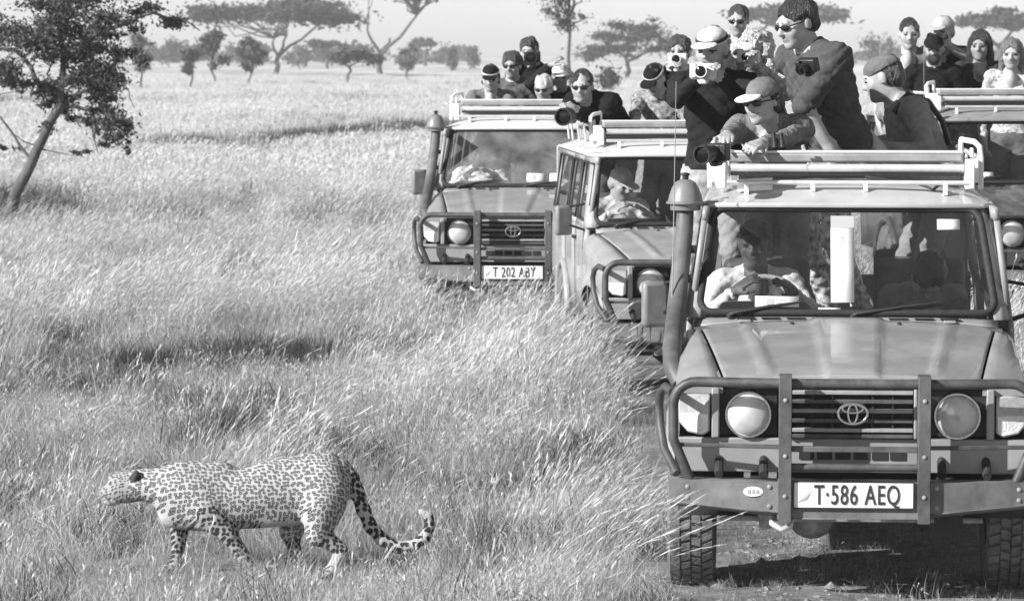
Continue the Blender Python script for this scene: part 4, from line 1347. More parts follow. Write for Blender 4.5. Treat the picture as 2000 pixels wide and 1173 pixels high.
        for ax_ in range(3):
            b, c = [(1, 2), (2, 0), (0, 1)][ax_]
            s0 = [slice(1, -1)] * 3; s0[ax_] = slice(0, -1)
            s1 = [slice(1, -1)] * 3; s1[ax_] = slice(1, None)
            u, v = ins[tuple(s0)], ins[tuple(s1)]
            for fl in (True, False):
                e = np.argwhere((u & ~v) if fl else (~u & v))
                if len(e) == 0: continue
                e = e + 1; e[:, ax_] -= 1
                q = []
                for (db, dc) in ((-1, -1), (0, -1), (0, 0), (-1, 0)):
                    p = e.copy(); p[:, b] += db; p[:, c] += dc
                    q.append(vid[p[:, 0], p[:, 1], p[:, 2]])
                q = np.stack(q, -1)
                Fs.append(q if fl else q[:, ::-1])
        F = np.concatenate(Fs)
        F = F[(F >= 0).all(1)]
        c = V[F].mean(1)
        i = np.clip(np.round((c - self.lo) / self.h).astype(int), 0, self.n - 1)
        return V, F, self.m[i[:, 0], i[:, 1], i[:, 2]]

def unit(v):
    v = np.array(v, float); return v / (np.linalg.norm(v) + 1e-9)

# ------------------------------------------------------------------ people
def skin_mat(name, v):
    return mat(name, v, 0.5, var=.2, scale=17, spec=.35, detail=6)
SKIN = {'light': skin_mat('light_skin', .37), 'tan': skin_mat('tan_skin', .27), 'dark': skin_mat('dark_skin', .085)}
LIP = mat('lips', .23, .5); LIPD = mat('dark_lips', .05, .5); EYE = mat('eyes', .03, .2)
_cl = {}
def cloth(v, kind='plain', name='cloth'):
    k = (v, kind)
    if k not in _cl:
        if kind == 'plain': _cl[k] = mat(name, v, .95, var=.22, scale=14, bump=.55, bscale=22, spec=.15)
        elif kind == 'camo': _cl[k] = mat('patterned_' + name, v, .95, var=.85, scale=26, bump=.4, bscale=22, spec=.1, detail=2)
        elif kind == 'floral': _cl[k] = mat('flowered_' + name, v, .95, var=.5, scale=34, bump=.4, bscale=22, spec=.1, detail=1)
        elif kind == 'rib': _cl[k] = mat('striped_' + name, v, .95, var=.45, scale=30, bump=.6, bscale=18, spec=.15, stretch=(2.6, 2.6, .35))
    return _cl[k]
hair_m = {v: mat('hair', v * 1.6, .42, var=.75, scale=45, bump=1.0, bscale=80, stretch=(2, 2, .5), spec=.7) for v in (.012, .03, .10, .32, .5)}
glass_dark = mat('sunglass_lens', .008, .08, spec=.8)

def head_frame(yaw, pitch, roll=0):
    """yaw: + turns the face to the picture's right; pitch: + looks down"""
    return np.array(Matrix.Rotation(yaw, 3, 'Z') @ Matrix.Rotation(roll, 3, 'Y') @ Matrix.Rotation(pitch, 3, 'X'))

def hand(V, w, d, nrm, sc, mi, curl=.5, side=1, k=.006, spread=.12):
    """palm and five fingers from wrist w along d; nrm = back of the hand; side = which side the thumb is on"""
    d = unit(d); nrm = unit(np.array(nrm) - d * (np.array(nrm) @ d)); x = np.cross(d, nrm) * side
    P = lambda a, b, c: w + (x * a + d * b + nrm * c) * sc
    V.rc(w - d * .02 * sc, P(0, .03, 0), .026 * sc, .028 * sc, k=.02, mi=mi)
    M = np.stack([x, d, nrm], 1)
    V.ell(P(0, .055, 0), np.array((.042, .052, .017)) * sc, M, k=.02, mi=mi)
    for i, (a, L) in enumerate(((.031, .070), (.011, .078), (-.010, .073), (-.030, .058))):
        a0 = P(a, .092, .002)
        dd = unit(d + x * (a * spread * 20 * .3) - nrm * curl * .55)
        a1 = a0 + dd * L * .5 * sc
        d2 = unit(dd - nrm * curl * 1.5)
        a2 = a1 + d2 * L * .5 * sc
        V.rc(a0 - d * .02 * sc, a1, .0105 * sc, .0095 * sc, k=k, mi=mi); V.rc(a1, a2, .0095 * sc, .008 * sc, k=k, mi=mi)
    t0, t1 = P(.034, .030, -.004), P(.062, .070, -.018)
    V.rc(t0, t1, .014 * sc, .011 * sc, k=.008, mi=mi)
    V.rc(t1, P(.060, .103, -.03 - .02 * curl), .011 * sc, .009 * sc, k=k, mi=mi)

def ik(S, W, l1, l2, pole):
    d = W - S; L = np.linalg.norm(d)
    mx = (l1 + l2) * .995
    if L > mx: W = S + d / L * mx; d = W - S; L = mx
    L = max(L, abs(l1 - l2) + .02)
    a = (l1 * l1 - l2 * l2 + L * L) / (2 * L)
    hgt = math.sqrt(max(0, l1 * l1 - a * a))
    u = unit(d); p = np.array(pole, float); p = unit(p - u * (p @ u))
    return S + u * a + p * hgt, W

def person(head, yaw, label, group=None, sc=1.0, lean=0.0, side=0.0, hyaw=None, hpitch=.1, hroll=0, rh=None, lh=None, rpole=None, lpole=None,
           top=.06, topk='plain', trous=.12, skin='light', sleeve=1.0, hair='short', hairv=.012, cap=None, brim=None, shades=False, res=.0105,
           curl=.6, floor=None, sit=False, beard=False, collar=None, female=False, hn=None, bulk=1.0, lap=None, band=None, neckopen=False, name='person', capback=None, fold=1.2):
    """head: world position of the head's centre. yaw: which way the chest faces (0 = to the camera, + = picture right)"""
    Hp = np.array(head, float)
    hyaw = yaw if hyaw is None else hyaw
    T = np.array(Matrix.Rotation(yaw, 3, 'Z') @ Matrix.Rotation(side, 3, 'Y') @ Matrix.Rotation(lean, 3, 'X'))
    Hf = head_frame(hyaw, hpitch, hroll)
    X = lambda c: Hp + Hf @ (np.array(c, float) * sc)
    NB = Hp + 0.55 * (Hf @ np.array((0, .028, -.145)) * sc) + .45 * (T @ np.array((0, .03, -.145)) * sc)
    B = lambda c: NB + T @ (np.array(c, float) * sc)
    fem = .93 if female else 1.0
    sw = .180 * fem
    hipc = B((0, .01, -.53))
    fz = floor if floor is not None else hipc[2] - .88 * sc
    shR, shL = B((-sw, .01, -.062)), B((sw, .01, -.062))
    Rz = np.array(Matrix.Rotation(yaw, 3, 'Z'))
    dn = np.array((0, 0, -1.0))
    arms = []
    for s, S0, hnd, pole in ((-1, shR, rh, rpole), (1, shL, lh, lpole)):
        W_ = np.array(hnd, float) if hnd is not None else S0 + Rz @ np.array((s * .06, -.06, -.50)) * sc
        pl = np.array(pole, float) if pole is not None else Rz @ np.array((s * .7, .35, -.75))
        E_, W_ = ik(S0, W_, .285 * sc, .255 * sc, pl)
        arms.append((s, S0, E_, W_))
    legs = []
    for s in (-1, 1):
        h0 = hipc + Rz @ np.array((s * .088, 0, -.02)) * sc
        if sit:
            kn = h0 + Rz @ np.array((s * .05, -.40, .05)) * sc
            ft = kn + Rz @ np.array((s * .01, -.06, -.40)) * sc
            ft[2] = max(ft[2], fz + .07)
        else:
            ft = np.array((h0[0], h0[1], fz + .075)) + Rz @ np.array((s * .03, .05 + .02 * s, 0))
            kn, ft = ik(h0, ft, .43 * sc, .42 * sc, Rz @ np.array((0, -1, 0)))
        legs.append((s, h0, kn, ft))
    pts = [Hp + np.array((0, 0, .16)), hipc] + [p for a in arms for p in a[1:]] + [p for l in legs for p in l[1:]]
    lo = np.min(pts, 0) - .24; hi = np.max(pts, 0) + .22
    lo[2] = min(l[3][2] for l in legs) - .13
    V = Vol(lo, hi, res)
    SK, TP, TR, LP, EY, SH, HR = range(7)
    b = bulk
    # torso
    V.ell(B((0, .012, -.20)), np.array((.165 * fem, .118, .175)) * sc * b, T, k=.05, mi=TP)
    V.ell(B((0, .012, -.36)), np.array((.142 * fem, .108, .15)) * sc * b, T, k=.06, mi=TP)
    V.ell(B((0, .015, -.49)), np.array((.160, .118, .125)) * sc * b, T, k=.06, mi=TP)
    V.rc(B((-sw * .93, .012, -.07)), B((sw * .93, .012, -.07)), .064 * sc * b, .064 * sc * b, k=.05, mi=TP)
    V.rc(B((-.06, .02, -.015)), B((-sw * .85, .012, -.055)), .048 * sc, .058 * sc, k=.04, mi=TP)
    V.rc(B((.06, .02, -.015)), B((sw * .85, .012, -.055)), .048 * sc, .058 * sc, k=.04, mi=TP)
    if female:
        for s in (-1, 1): V.ell(B((s * .068, -.085, -.19)), np.array((.062, .055, .065)) * sc, T, k=.03, mi=TP)
    # hips and legs
    V.ell(hipc + np.array((0, 0, -.035)) * sc, np.array((.166, .125, .115)) * sc, Rz, k=.04, mi=TR)
    for s, h0, kn, ft in legs:
        V.rc(h0, kn, .088 * sc, .064 * sc, k=.04, mi=TR); V.rc(kn, ft, .062 * sc, .046 * sc, k=.02, mi=TR)
        V.rc(ft + np.array((0, 0, -.03)), ft + Rz @ np.array((s * .02, -.16, -.04)), .045, .036, k=.02, mi=SH)
    # arms
    for s, S0, E_, W_ in arms:
        ub, fb = (.056 * sc * b, .046 * sc * b)
        V.ell(S0, np.array((.064, .064, .066)) * sc * b, None, k=.04, mi=TP)
        V.rc(S0, E_, ub, .046 * sc * b, k=.035, mi=TP)
        if sleeve >= 1:
            V.rc(E_, E_ + (W_ - E_) * .93, .046 * sc * b, .037 * sc * b, k=.02, mi=TP)
            V.rc(E_ + (W_ - E_) * .85, W_, .028 * sc, .026 * sc, k=.008, mi=SK)
        else:
            V.rc(E_, W_, .043 * sc, .029 * sc, k=.012, mi=SK, bias=.006)
        fw = unit(W_ - E_)
        nrm = np.array(hn[0 if s < 0 else 1], float) if hn else (np.array((0, -.5, .85)) if abs(fw[2]) < .8 else Rz @ np.array((s, -.3, 0)))
        hand(V, W_ + fw * .012 * sc, fw if lap is None else unit(fw + np.array(lap)), nrm, sc, SK, curl, side=-s)
    # neck and collar
    V.rc(X((0, .028, -.07)), B((0, .0, -.012)), .054 * sc * fem, .062 * sc * fem, k=.03, mi=SK)
    if collar is not None or not neckopen:
        for i in range(10):
            a = 2 * math.pi * i / 10; a2 = a + .65
            V.rc(B((.068 * math.sin(a), .012 - .068 * math.cos(a), -.016 - .022 * math.cos(a))), B((.068 * math.sin(a2), .012 - .068 * math.cos(a2), -.016 - .022 * math.cos(a2))), .018 * sc, .018 * sc, k=.015, mi=TP, bias=.008)
    else:
        V.ell(B((0, -.085, -.075)), np.array((.045, .05, .075)) * sc, T, k=.02, mi=SK, bias=.012)
    # head
    hs = sc
    def he(c, r, k=.02, mi=SK, op='add', bias=0.0): V.ell(X(c), np.array(r) * hs, Hf, k=k * hs, mi=mi, op=op, bias=bias)
    he((0, .012, .03), (.076, .097, .09)); he((0, -.02, -.03), (.064, .074, .085), .03); he((0, -.035, -.072), (.050, .052, .044), .03)
    he((0, -.076, -.098), (.022, .018, .018), .03)
    V.rc(X((-.036, -.083, .022)), X((.036, -.083, .022)), .013 * hs, .013 * hs, k=.02, mi=SK)
    for s in (-1, 1):
        he((s * .042, -.064, -.028), (.024, .022, .024), .03)
        he((s * .032, -.101, .001), (.015, .0115, .010), .012, op='sub')
        he((s * .079, .012, -.008), (.011, .021, .033), .008)
        he((s * .032, -.083, .0), (.0105, .010, .0058), .004, mi=EY, bias=.0005)
        V.rc(X((s * .018, -.094, .021)), X((s * .05, -.086, .019)), .0042 * hs, .003 * hs, k=.004, mi=HR, bias=.0015)
    V.rc(X((0, -.090, .012)), X((0, -.114, -.026)), .009 * hs, .0135 * hs, k=.014, mi=SK)
    he((.0, -.101, -.033), (.019, .013, .010), .01)
    he((0, -.0945, -.060), (.024, .008, .0085), .006, mi=LP, bias=.003)
    if beard: he((0, -.055, -.075), (.052, .048, .048), .01, mi=HR, bias=.008)
    Vv, F, mi = V.skin()
    base = np.array((hipc[0], hipc[1], fz))
    fn_ = np.cross(Vv[F[:, 2]] - Vv[F[:, 0]], Vv[F[:, 3]] - Vv[F[:, 1]])
    N = np.zeros_like(Vv); cw = np.zeros(len(Vv))
    for q_ in range(4):
        np.add.at(N, F[:, q_], fn_); np.add.at(cw, F[:, q_], ((mi == TP) | (mi == TR)) * .25)
    N /= np.linalg.norm(N, axis=1)[:, None] + 1e-9
    pl_ = (Vv - NB) @ T / sc
    w1 = np.sin(pl_ @ np.array((22, 9, 46)) + 2.2 * np.sin(pl_ @ np.array((17, -13, 8))))
    w2 = np.sin(pl_ @ np.array((-31, 12, 38)) + 1.7 * np.sin(pl_ @ np.array((9, 21, -15))) + 1)
    w3 = np.sin(pl_ @ np.array((64, 20, 30)) + 2 * np.sin(pl_ @ np.array((20, 33, 41))))
    Vv = Vv + N * (np.clip(cw, 0, 1) * (.0045 * np.abs(w1) + .0045 * np.abs(w2) + .0018 * w3 - .004) * fold)[:, None]
    me = np_mesh(name, Vv - base, F, [SKIN[skin], cloth(top, topk), cloth(trous, 'camo' if trous == .5 else 'plain', 'trousers'), LIPD if skin == 'dark' else LIP, EYE, cloth(.05, 'plain', 'shoes'), hair_m[hairv]], mi)
    o = link_mesh(name, me, None, tuple(base))
    tag(o, label, 'person', group)
    # hair
    def vol(r=.19, h=.0065): return Vol(Hp - r * sc, Hp + r * sc, h)
    def put(vv, nm, m, parent=o):
        v_, f_, _ = vv.skin()
        off = base if parent is o else base
        return link_mesh(nm, np_mesh(nm, v_ - off, f_, m), parent)
    if hair:
        hv = vol(.26 if hair in ('long', 'curly') else .19)
        def hh(c, r, k=.02, op='add'): hv.ell(X(c), np.array(r) * hs, Hf, k=k * hs, op=op)
        big = {'short': .002, 'curly': .012, 'long': .010, 'mop': .011, 'bun': .004, 'crop': -.001}[hair] - (.009 if cap is not None else 0)
        hh((0, .02, .042), (.084 + big, .104 + big, .088 + big))
        if hair in ('short', 'mop'):
            hh((0, .05, -.01), (.081, .070, .075))
        if hair in ('long', 'curly'):
            for s in (-1, 1):
                hv.rc(X((s * .075, .01, .02)), X((s * .088, .02, -.15)), .034 * hs, .03 * hs, k=.03)
            hv.rc(X((0, .07, .0)), X((0, .08, -.16)), .07 * hs, .06 * hs, k=.03)
        if hair == 'bun':
            hh((0, .05, -.01), (.083, .072, .08)); hv.rc(X((.0, .10, -.02)), X((.02, .135, -.12)), .04 * hs, .022 * hs, k=.03)
            for s in (-1, 1): hv.rc(X((s * .076, .01, .02)), X((s * .078, .022, -.055)), .014 * hs, .012 * hs, k=.02)
        hv.ell(X((0, -.125, -.040)), np.array((.082, .093, .112)) * hs, Hf, k=.008, op='sub')
        hv.ell(X((0, -.07, -.06)), np.array((.060, .07, .085)) * hs, Hf, k=.01, op='sub')
        sd_ = int(abs(Hp[0] * 97 + Hp[2] * 31)) % 999
        cur = hair == 'curly'
        hv.vn(.014 if cur or hair == 'mop' else .008, .035 if cur else .03, sd_, (1, 1, 1 if cur else 1.8)); hv.vn(.010 if cur else .006, .014, sd_ + 1, (1, 1, 1 if cur else 2.5))
        fr = .052 if hair != 'mop' else .045
        if hair in ('short', 'crop'): hv.half(X((0, .06, -.07)), Hf @ np.array((0, -.45, -1)))
        put(hv, 'hair', hair_m[hairv])
    if cap is not None:
        cv_ = vol(.19)
        cv_.ell(X((0, .012, .046)), np.array((.085, .106, .077)) * hs, Hf, k=.01)
        cv_.vn(.003, .05, 5)
        cv_.half(X((0, 0, .034)), Hf @ np.array((0, .22, -1)))
        co = put(cv_, 'cap', cloth(cap, 'plain', 'cap_cloth'))
        if brim is not None:
            bv = Vol(Hp - .24 * sc, Hp + .24 * sc, .0055)
            s_ = -1 if not capback else 1
            bv.ell(X((0, s_ * .125, .034)), np.array((.073, .074, .008)) * hs, Hf @ rotm(-s_ * .16), k=.01)
            bv.ell(X((0, .02, .04)), np.array((.085, .105, .05)) * hs, Hf, k=.004, op='sub')
            put(bv, 'brim', cloth(brim, 'plain', 'cap_cloth'), co)
        if band is not None:
            bv = Vol(Hp - .17 * sc, Hp + .17 * sc, .0055)
            bv.ell(X((0, .012, .046)), np.array((.0885, .1095, .081)) * hs, Hf, k=.01)
            bv.half(X((0, 0, .050)), Hf @ np.array((0, .22, -1))); bv.half(X((0, 0, .072)), Hf @ np.array((0, -.22, 1)))
            put(bv, 'cap_band', cloth(band, 'plain', 'cap_cloth'), co)
    if shades:
        gl = Vol(Hp - .15 * sc, Hp + .15 * sc, .0042)
        for s in (-1, 1):
            gl.ell(X((s * .034, -.098, .0)), np.array((.028, .010, .0175)) * hs, Hf @ rotm(0, 0, s * .25), k=.004)
            gl.rc(X((s * .064, -.088, .008)), X((s * .08, .01, .006)), .0045, .0045, k=.004)
        gl.rc(X((-.012, -.108, .006)), X((.012, -.108, .006)), .005, .005, k=.004)
        put(gl, 'sunglasses', glass_dark)
    o['neck'] = 0
    del o['neck']
    return dict(o=o, arms=arms, X=X, B=B, Hf=Hf, T=T, base=base, NB=NB)

# ------------------------------------------------------------------ cameras and binoculars
cam_black = mat('camera_body', .018, .5, var=.3, scale=30)
cam_silver = mat('silver_camera_body', .6, .35, var=.1, scale=30)
lens_glass = mat('lens_front_glass', .008, .12, spec=.4)
def frame_to(d):
    d = unit(d); u = np.array((0, 0, 1.0)); x = unit(np.cross(u, -d)); z = np.cross(-d, -x) * -1
    z = unit(np.cross(x, -d)); return np.stack([x, -d, z], 1)      # local -y looks along d
def camera_at(p, d, label, lens_l=.10, lens_r=.036, sc=1.0, body=None, roll=0, group='cameras in the hands of the passengers'):
    o = empty('camera', tuple(p)); tag(o, label, 'camera', group)
    M = frame_to(d) @ rotm(0, roll)
    def fix(g): g.v = [tuple(M @ (np.array(q) * sc)) for q in g.v]; return g
    body = body or cam_black
    g = G(); g.box(-.068, .068, -.022, .035, -.045, .042); g.box(.03, .069, -.045, -.021, -.044, .035)
    g.prism([(-.034, .0415), (.034, .0415), (.02, .068), (-.02, .068)], -.03, .03)
    fix(g).build('camera_body', body, o, bevel=.008)
    g = G(); r = lens_r
    g.lathe([(r * .9, 0), (r * .9, lens_l * .35), (r, lens_l * .36), (r, lens_l * .75), (r * 1.12, lens_l * .78), (r * 1.15, lens_l), (r * .98, lens_l), (r * .95, lens_l * .9)], (0, -.02, -.002), (0, -1, 0), 24, caps=False)
    ln = fix(g).build('lens', body if body is cam_silver else cam_black, o, smooth=40)
    g = G(); g.lathe([(r * .96, 0), (r * .6, .006), (.002, .008)], (0, -.02 - lens_l * .88, -.002), (0, -1, 0), 24, caps=False)
    fix(g).build('front_glass', lens_glass, ln, smooth=60)
    g = G(); g.lathe([(.008, 0), (.008, .008)], (-.05, 0, .042), (0, 0, 1), 12); fix(g).build('shutter_button', cam_silver, o)
    return o
def binoculars_at(p, d, label, sc=1.0, group=None):
    o = empty('binoculars', tuple(p)); tag(o, label, 'binoculars', group)
    M = frame_to(d)
    def fix(g): g.v = [tuple(M @ (np.array(q) * sc)) for q in g.v]; return g
    for s in (-1, 1):
        g = G(); g.lathe([(.017, 0), (.019, .02), (.022, .05), (.028, .08), (.031, .12), (.033, .135), (.03, .135), (.028, .128)], (s * .036, .06, 0), (0, -1, 0), 20, caps=False)
        b = fix(g).build('barrel', cam_black, o, smooth=40)
        g = G(); g.lathe([(.029, 0), (.002, .003)], (s * .036, -.062, 0), (0, -1, 0), 20, caps=False); fix(g).build('objective_glass', lens_glass, b)
        g = G(); g.lathe([(.02, 0), (.022, .015), (.016, .016)], (s * .036, .06, 0), (0, 1, 0), 18); fix(g).build('eyecup', rubber, b)
    g = G(); g.box(-.03, .03, -.02, .03, -.006, .012); g.lathe([(.012, 0), (.012, .03)], (0, .02, .006), (0, -1, 0), 14)
    fix(g).build('bridge', cam_black, o, bevel=.003)
    return o

# ------------------------------------------------------------------ the people in the trucks
def fl(k, hz):
    g0 = (0, -.03, .06, .19)[k]
    return None
GF, GM, GL, GR = ('people standing in the nearest truck', 'people standing in the half hidden middle truck', 'people standing in the truck deepest in the grass', 'people standing in the truck at the right edge')

# nearest truck
p12 = person(at(1490, 196, 18.3), R(-14), 'woman in a grey cap leaning on the folded roof of the nearest truck, arms crossed', GF, sc=1.0, lean=.74, hyaw=R(-42), hpitch=.16,
       rh=at(1408, 276, 17.60), lh=at(1440, 300, 17.58), rpole=(-.6, .2, -.8), lpole=(.8, -.1, -.6), top=.17, topk='rib', trous=.2, hair='bun', hairv=.012, cap=.16, brim=.75, shades=True, res=.0085, female=True, neckopen=True, curl=.5)
camera_at(at(1398, 298, 17.50), (-.55, -.8, -.08), 'black camera with a thick lens resting on the left end of the nearest roof', .12, .042, 1.0)
binoculars_at(at(1520, 276, 17.72), (.1, -.5, -.9), 'small binoculars hanging on the chest of the woman in the grey cap', .55)
p13 = person(at(1556, 44, 19.0), R(-58), 'tall man in a dark shirt and sunglasses standing highest, looking down to the left', GF, sc=1.09, lean=.36, hyaw=R(-60), hpitch=.30,
       lh=at(1622, 292, 18.86), lpole=(-1, -.25, .1), rh=at(1724, 292, 19.15), rpole=(.6, .6, .2), top=.075, trous=.5, sleeve=.5, hair='short', hairv=.012, shades=True, res=.0085, bulk=1.24, curl=.4, fold=1.8)
camera_at(at(1578, 128, 18.57), (-.6, -.7, -.35), 'black compact camera on the chest of the tall man in the dark shirt', .07, .03, .85)
p9 = person(at(1390, 96, 19.3), R(-8), 'man in a pale cap with a dark band, holding a camera below his chin', GF, sc=1.03, lean=.22, hyaw=R(-22), hpitch=.12,
       rh=at(1366, 150, 18.92), lh=at(1408, 154, 18.95), top=.02, trous=.35, hair='short', hairv=.10, cap=.62, brim=.55, band=.05, res=.0095)
camera_at(at(1374, 140, 18.84), (-.25, -.95, 0), 'silver camera held under the chin of the man in the pale cap', .06, .03, 1.0, cam_silver)
person(at(1474, 98, 19.75), R(-20), 'woman with pale curly hair behind the grey capped woman, raising a small camera', GF, sc=.92, lean=.1, hyaw=R(-40), hpitch=.15,
       rh=at(1452, 122, 19.4), lh=at(1478, 128, 19.42), top=.45, topk='floral', hair='curly', hairv=.32, female=True)
camera_at(at(1463, 112, 19.36), (-.5, -.85, 0), 'small silver camera raised by the woman with pale curly hair', .05, .025, .85, cam_silver)
p14 = person(at(1724, 152, 19.55), R(-75), 'bent over man in a grey cap and grey shirt with a dark shoulder strap', GF, sc=1.04, lean=.45, hyaw=R(-104), hpitch=.3, top=.24, trous=.2, hair='short', hairv=.03, cap=.15,
       rh=at(1700, 285, 19.9), lh=at(1716, 290, 19.2), bulk=1.1)
sb = [p14['B'](c) - p14['base'] for c in ((.02, .165, -.34), (.07, .165, -.2), (.11, .125, -.06), (.12, .03, .028), (.11, -.08, -.03))]
g = G(); g.tube(sb, .016, 8); g.build('shoulder_strap', black, p14['o'], smooth=60)
# inside the nearest truck
d0 = in_truck(0, (-.46, 2.58, 1.50))
person(d0, R(4), 'driver in a pale shirt behind the steering wheel of the nearest truck', None, sit=True, floor=.62, hyaw=R(-12), hpitch=.06, rh=in_truck(0, (-.57, 2.33, 1.26)), lh=in_truck(0, (-.26, 2.31, 1.26)), top=.75, skin='dark', hair='crop', hairv=.012, res=.0095, neckopen=True)
person(at(1812, 540, 18.22), R(5), 'dark haired passenger sitting low on the right behind the nearest windscreen', None, sc=.94, sit=True, floor=.62, lean=.4, hpitch=1.15, top=.22, hair='mop', hairv=.012)

# middle truck
person(at(1137, 168, 27.8), R(-38), 'man in a black sweater and sunglasses leaning far out over the middle truck roof', GM, sc=1.05, lean=.95, hyaw=R(-12), hpitch=.12,
       rh=at(1112, 208, 27.45), lh=at(1130, 216, 27.4), rpole=(-.6, 0, -.8), lpole=(.5, -.3, -.8), top=.012, hair='crop', hairv=.012, shades=True, bulk=1.2)
camera_at(at(1118, 224, 27.42), (-.30, -.95, -.06), 'black camera with a huge round lens on the corner of the middle roof', .24, .062, 1.0)
person(at(1278, 154, 28.3), R(-25), 'person in a black cap and patterned grey shirt, head bowed', GM, sc=1.0, lean=.3, hyaw=R(-25), hpitch=.55, top=.24, topk='camo', hair='short', hairv=.03, cap=.012, brim=.012, band=.5,
       rh=at(1240, 240, 27.9), lh=at(1300, 244, 28.0))
person(at(1326, 101, 28.8), R(-12), 'dark haired person in black holding a silver camera up to the face', GM, sc=1.03, lean=.12, hpitch=.05, rh=at(1306, 134, 28.38), lh=at(1342, 136, 28.4), rpole=(-.8, 0, -.6), lpole=(.8, 0, -.6), top=.012, hair='mop', hairv=.03)
camera_at(at(1324, 116, 28.42), (-.2, -.97, 0), 'silver camera in front of the face of the dark haired person in black', .08, .032, 1.1, cam_silver)
person(at(1442, 40, 29.3), R(-8), 'man in sunglasses and dark jacket standing tall at the back of the middle truck', GM, sc=1.05, hyaw=R(-14), hpitch=.12, top=.03, hair='crop', hairv=.03, shades=True, neckopen=True)
person(in_truck(1, (-.44, 2.58, 1.49)), R(12), 'driver in a pale hat bowed over the wheel of the middle truck', None, sit=True, floor=.59, hyaw=R(35), hpitch=.35, top=.55, hair='short', hairv=.32, cap=.6, brim=.6, rh=in_truck(1, (-.55, 2.33, 1.26)), lh=in_truck(1, (-.27, 2.31, 1.26)))

# truck deepest in the grass
person(at(958, 152, 33.6), R(-4), 'woman in a striped black cap and grey jacket, hands on the roof edge', GL, sc=1.02, lean=.22, hpitch=.22, rh=at(934, 205, 33.1), lh=at(990, 206, 33.1), rpole=(-1, .1, -.2), lpole=(1, .1, -.2), top=.15, hair='bun', hairv=.03, cap=.015, brim=.012, band=.6, female=True, neckopen=True)
person(at(1000, 128, 34.0), R(-12), 'bareheaded person in a grey sweater and sunglasses beside the striped black cap', GL, sc=1.02, lean=.08, hyaw=R(-18), top=.10, hair='mop', hairv=.03, shades=True)
person(at(1033, 100, 34.5), R(-14), 'person with tousled dark hair lifting a black camera, tallest of the left truck', GL, sc=1.02, hpitch=.1, rh=at(1024, 126, 34.15), lh=at(1052, 126, 34.17), top=.014, hair='mop', hairv=.03)
camera_at(at(1040, 112, 34.12), (-.1, -.98, -.05), 'black camera at the mouth of the person with tousled dark hair', .10, .045, 1.15)
person(at(1061, 172, 33.5), R(-12), 'fair haired person in sunglasses and black top, bare arm along the roof edge', GL, sc=1.0, lean=.42, hpitch=.2, rh=at(1016, 212, 33.05), lh=at(1090, 212, 33.15), rpole=(-.8, 0, -.5), top=.012, sleeve=0, hair='short', hairv=.5, shades=True, female=True)
person(at(1095, 148, 33.9), R(-5), 'person in a white cap, face in shade, between the fair hair and the black sweater', GL, sc=1.0, lean=.15, hpitch=.15, top=.02, hair='short', hairv=.1, cap=.75, brim=.75, skin='tan', rh=at(1072, 130, 33.7), lh=at(1120, 150, 33.6))
person(in_truck(2, (-.44, 2.58, 1.48)), R(0), 'driver in a light shirt behind the pale windscreen of the left truck', None, sit=True, floor=.68, top=.75, skin='dark', hair='crop', hairv=.012, rh=in_truck(2, (-.56, 2.33, 1.26)), lh=in_truck(2, (-.27, 2.31, 1.26)))
person(in_truck(2, (.40, 2.60, 1.46)), R(0), 'front passenger in a white shirt behind the pale windscreen of the left truck', None, sit=True, floor=.68, top=.72, hair='short', hairv=.1)

# truck at the right edge
person(at(1776, 66, 31.5), R(-12), 'young man with short dark hair in a grey T-shirt, left end of his truck', GR, sc=1.1, hyaw=R(-4), hpitch=.12, top=.13, sleeve=0, hair='crop', hairv=.012, neckopen=True)
person(at(1842, 60, 31.9), R(-18), 'man in a pale cap raising binoculars with both hands', GR, sc=1.1, hyaw=R(-30), rh=at(1820, 90, 31.45), lh=at(1852, 90, 31.5), rpole=(-.7, 0, -.8), lpole=(1, 0, -.7), top=.02, sleeve=0, hair='short', hairv=.1, cap=.45, brim=.4)
binoculars_at(at(1832, 72, 31.5), (-.45, -.88, 0), 'black binoculars held by the man in the pale cap', 1.15)
person(at(1824, 96, 31.0), R(-8), 'bearded man in a black hat and black clothes below the raised binoculars', GR, sc=1.05, hpitch=.1, top=.012, hair='short', hairv=.012, cap=.012, brim=.012, beard=True, skin='tan')
person(at(1914, 90, 31.3), R(-6), 'woman with long dark hair in a dark sleeveless top', GR, sc=1.06, hyaw=R(-16), hpitch=.05, top=.035, sleeve=0, hair='long', hairv=.012, female=True, neckopen=True, skin='tan')
person(at(1976, 106, 31.0), R(-10), 'woman with long brown hair in a pale flowered blouse at the right edge', GR, sc=1.06, hyaw=R(-12), hpitch=.08, top=.5, topk='floral', sleeve=1, hair='long', hairv=.10, female=True, neckopen=True)

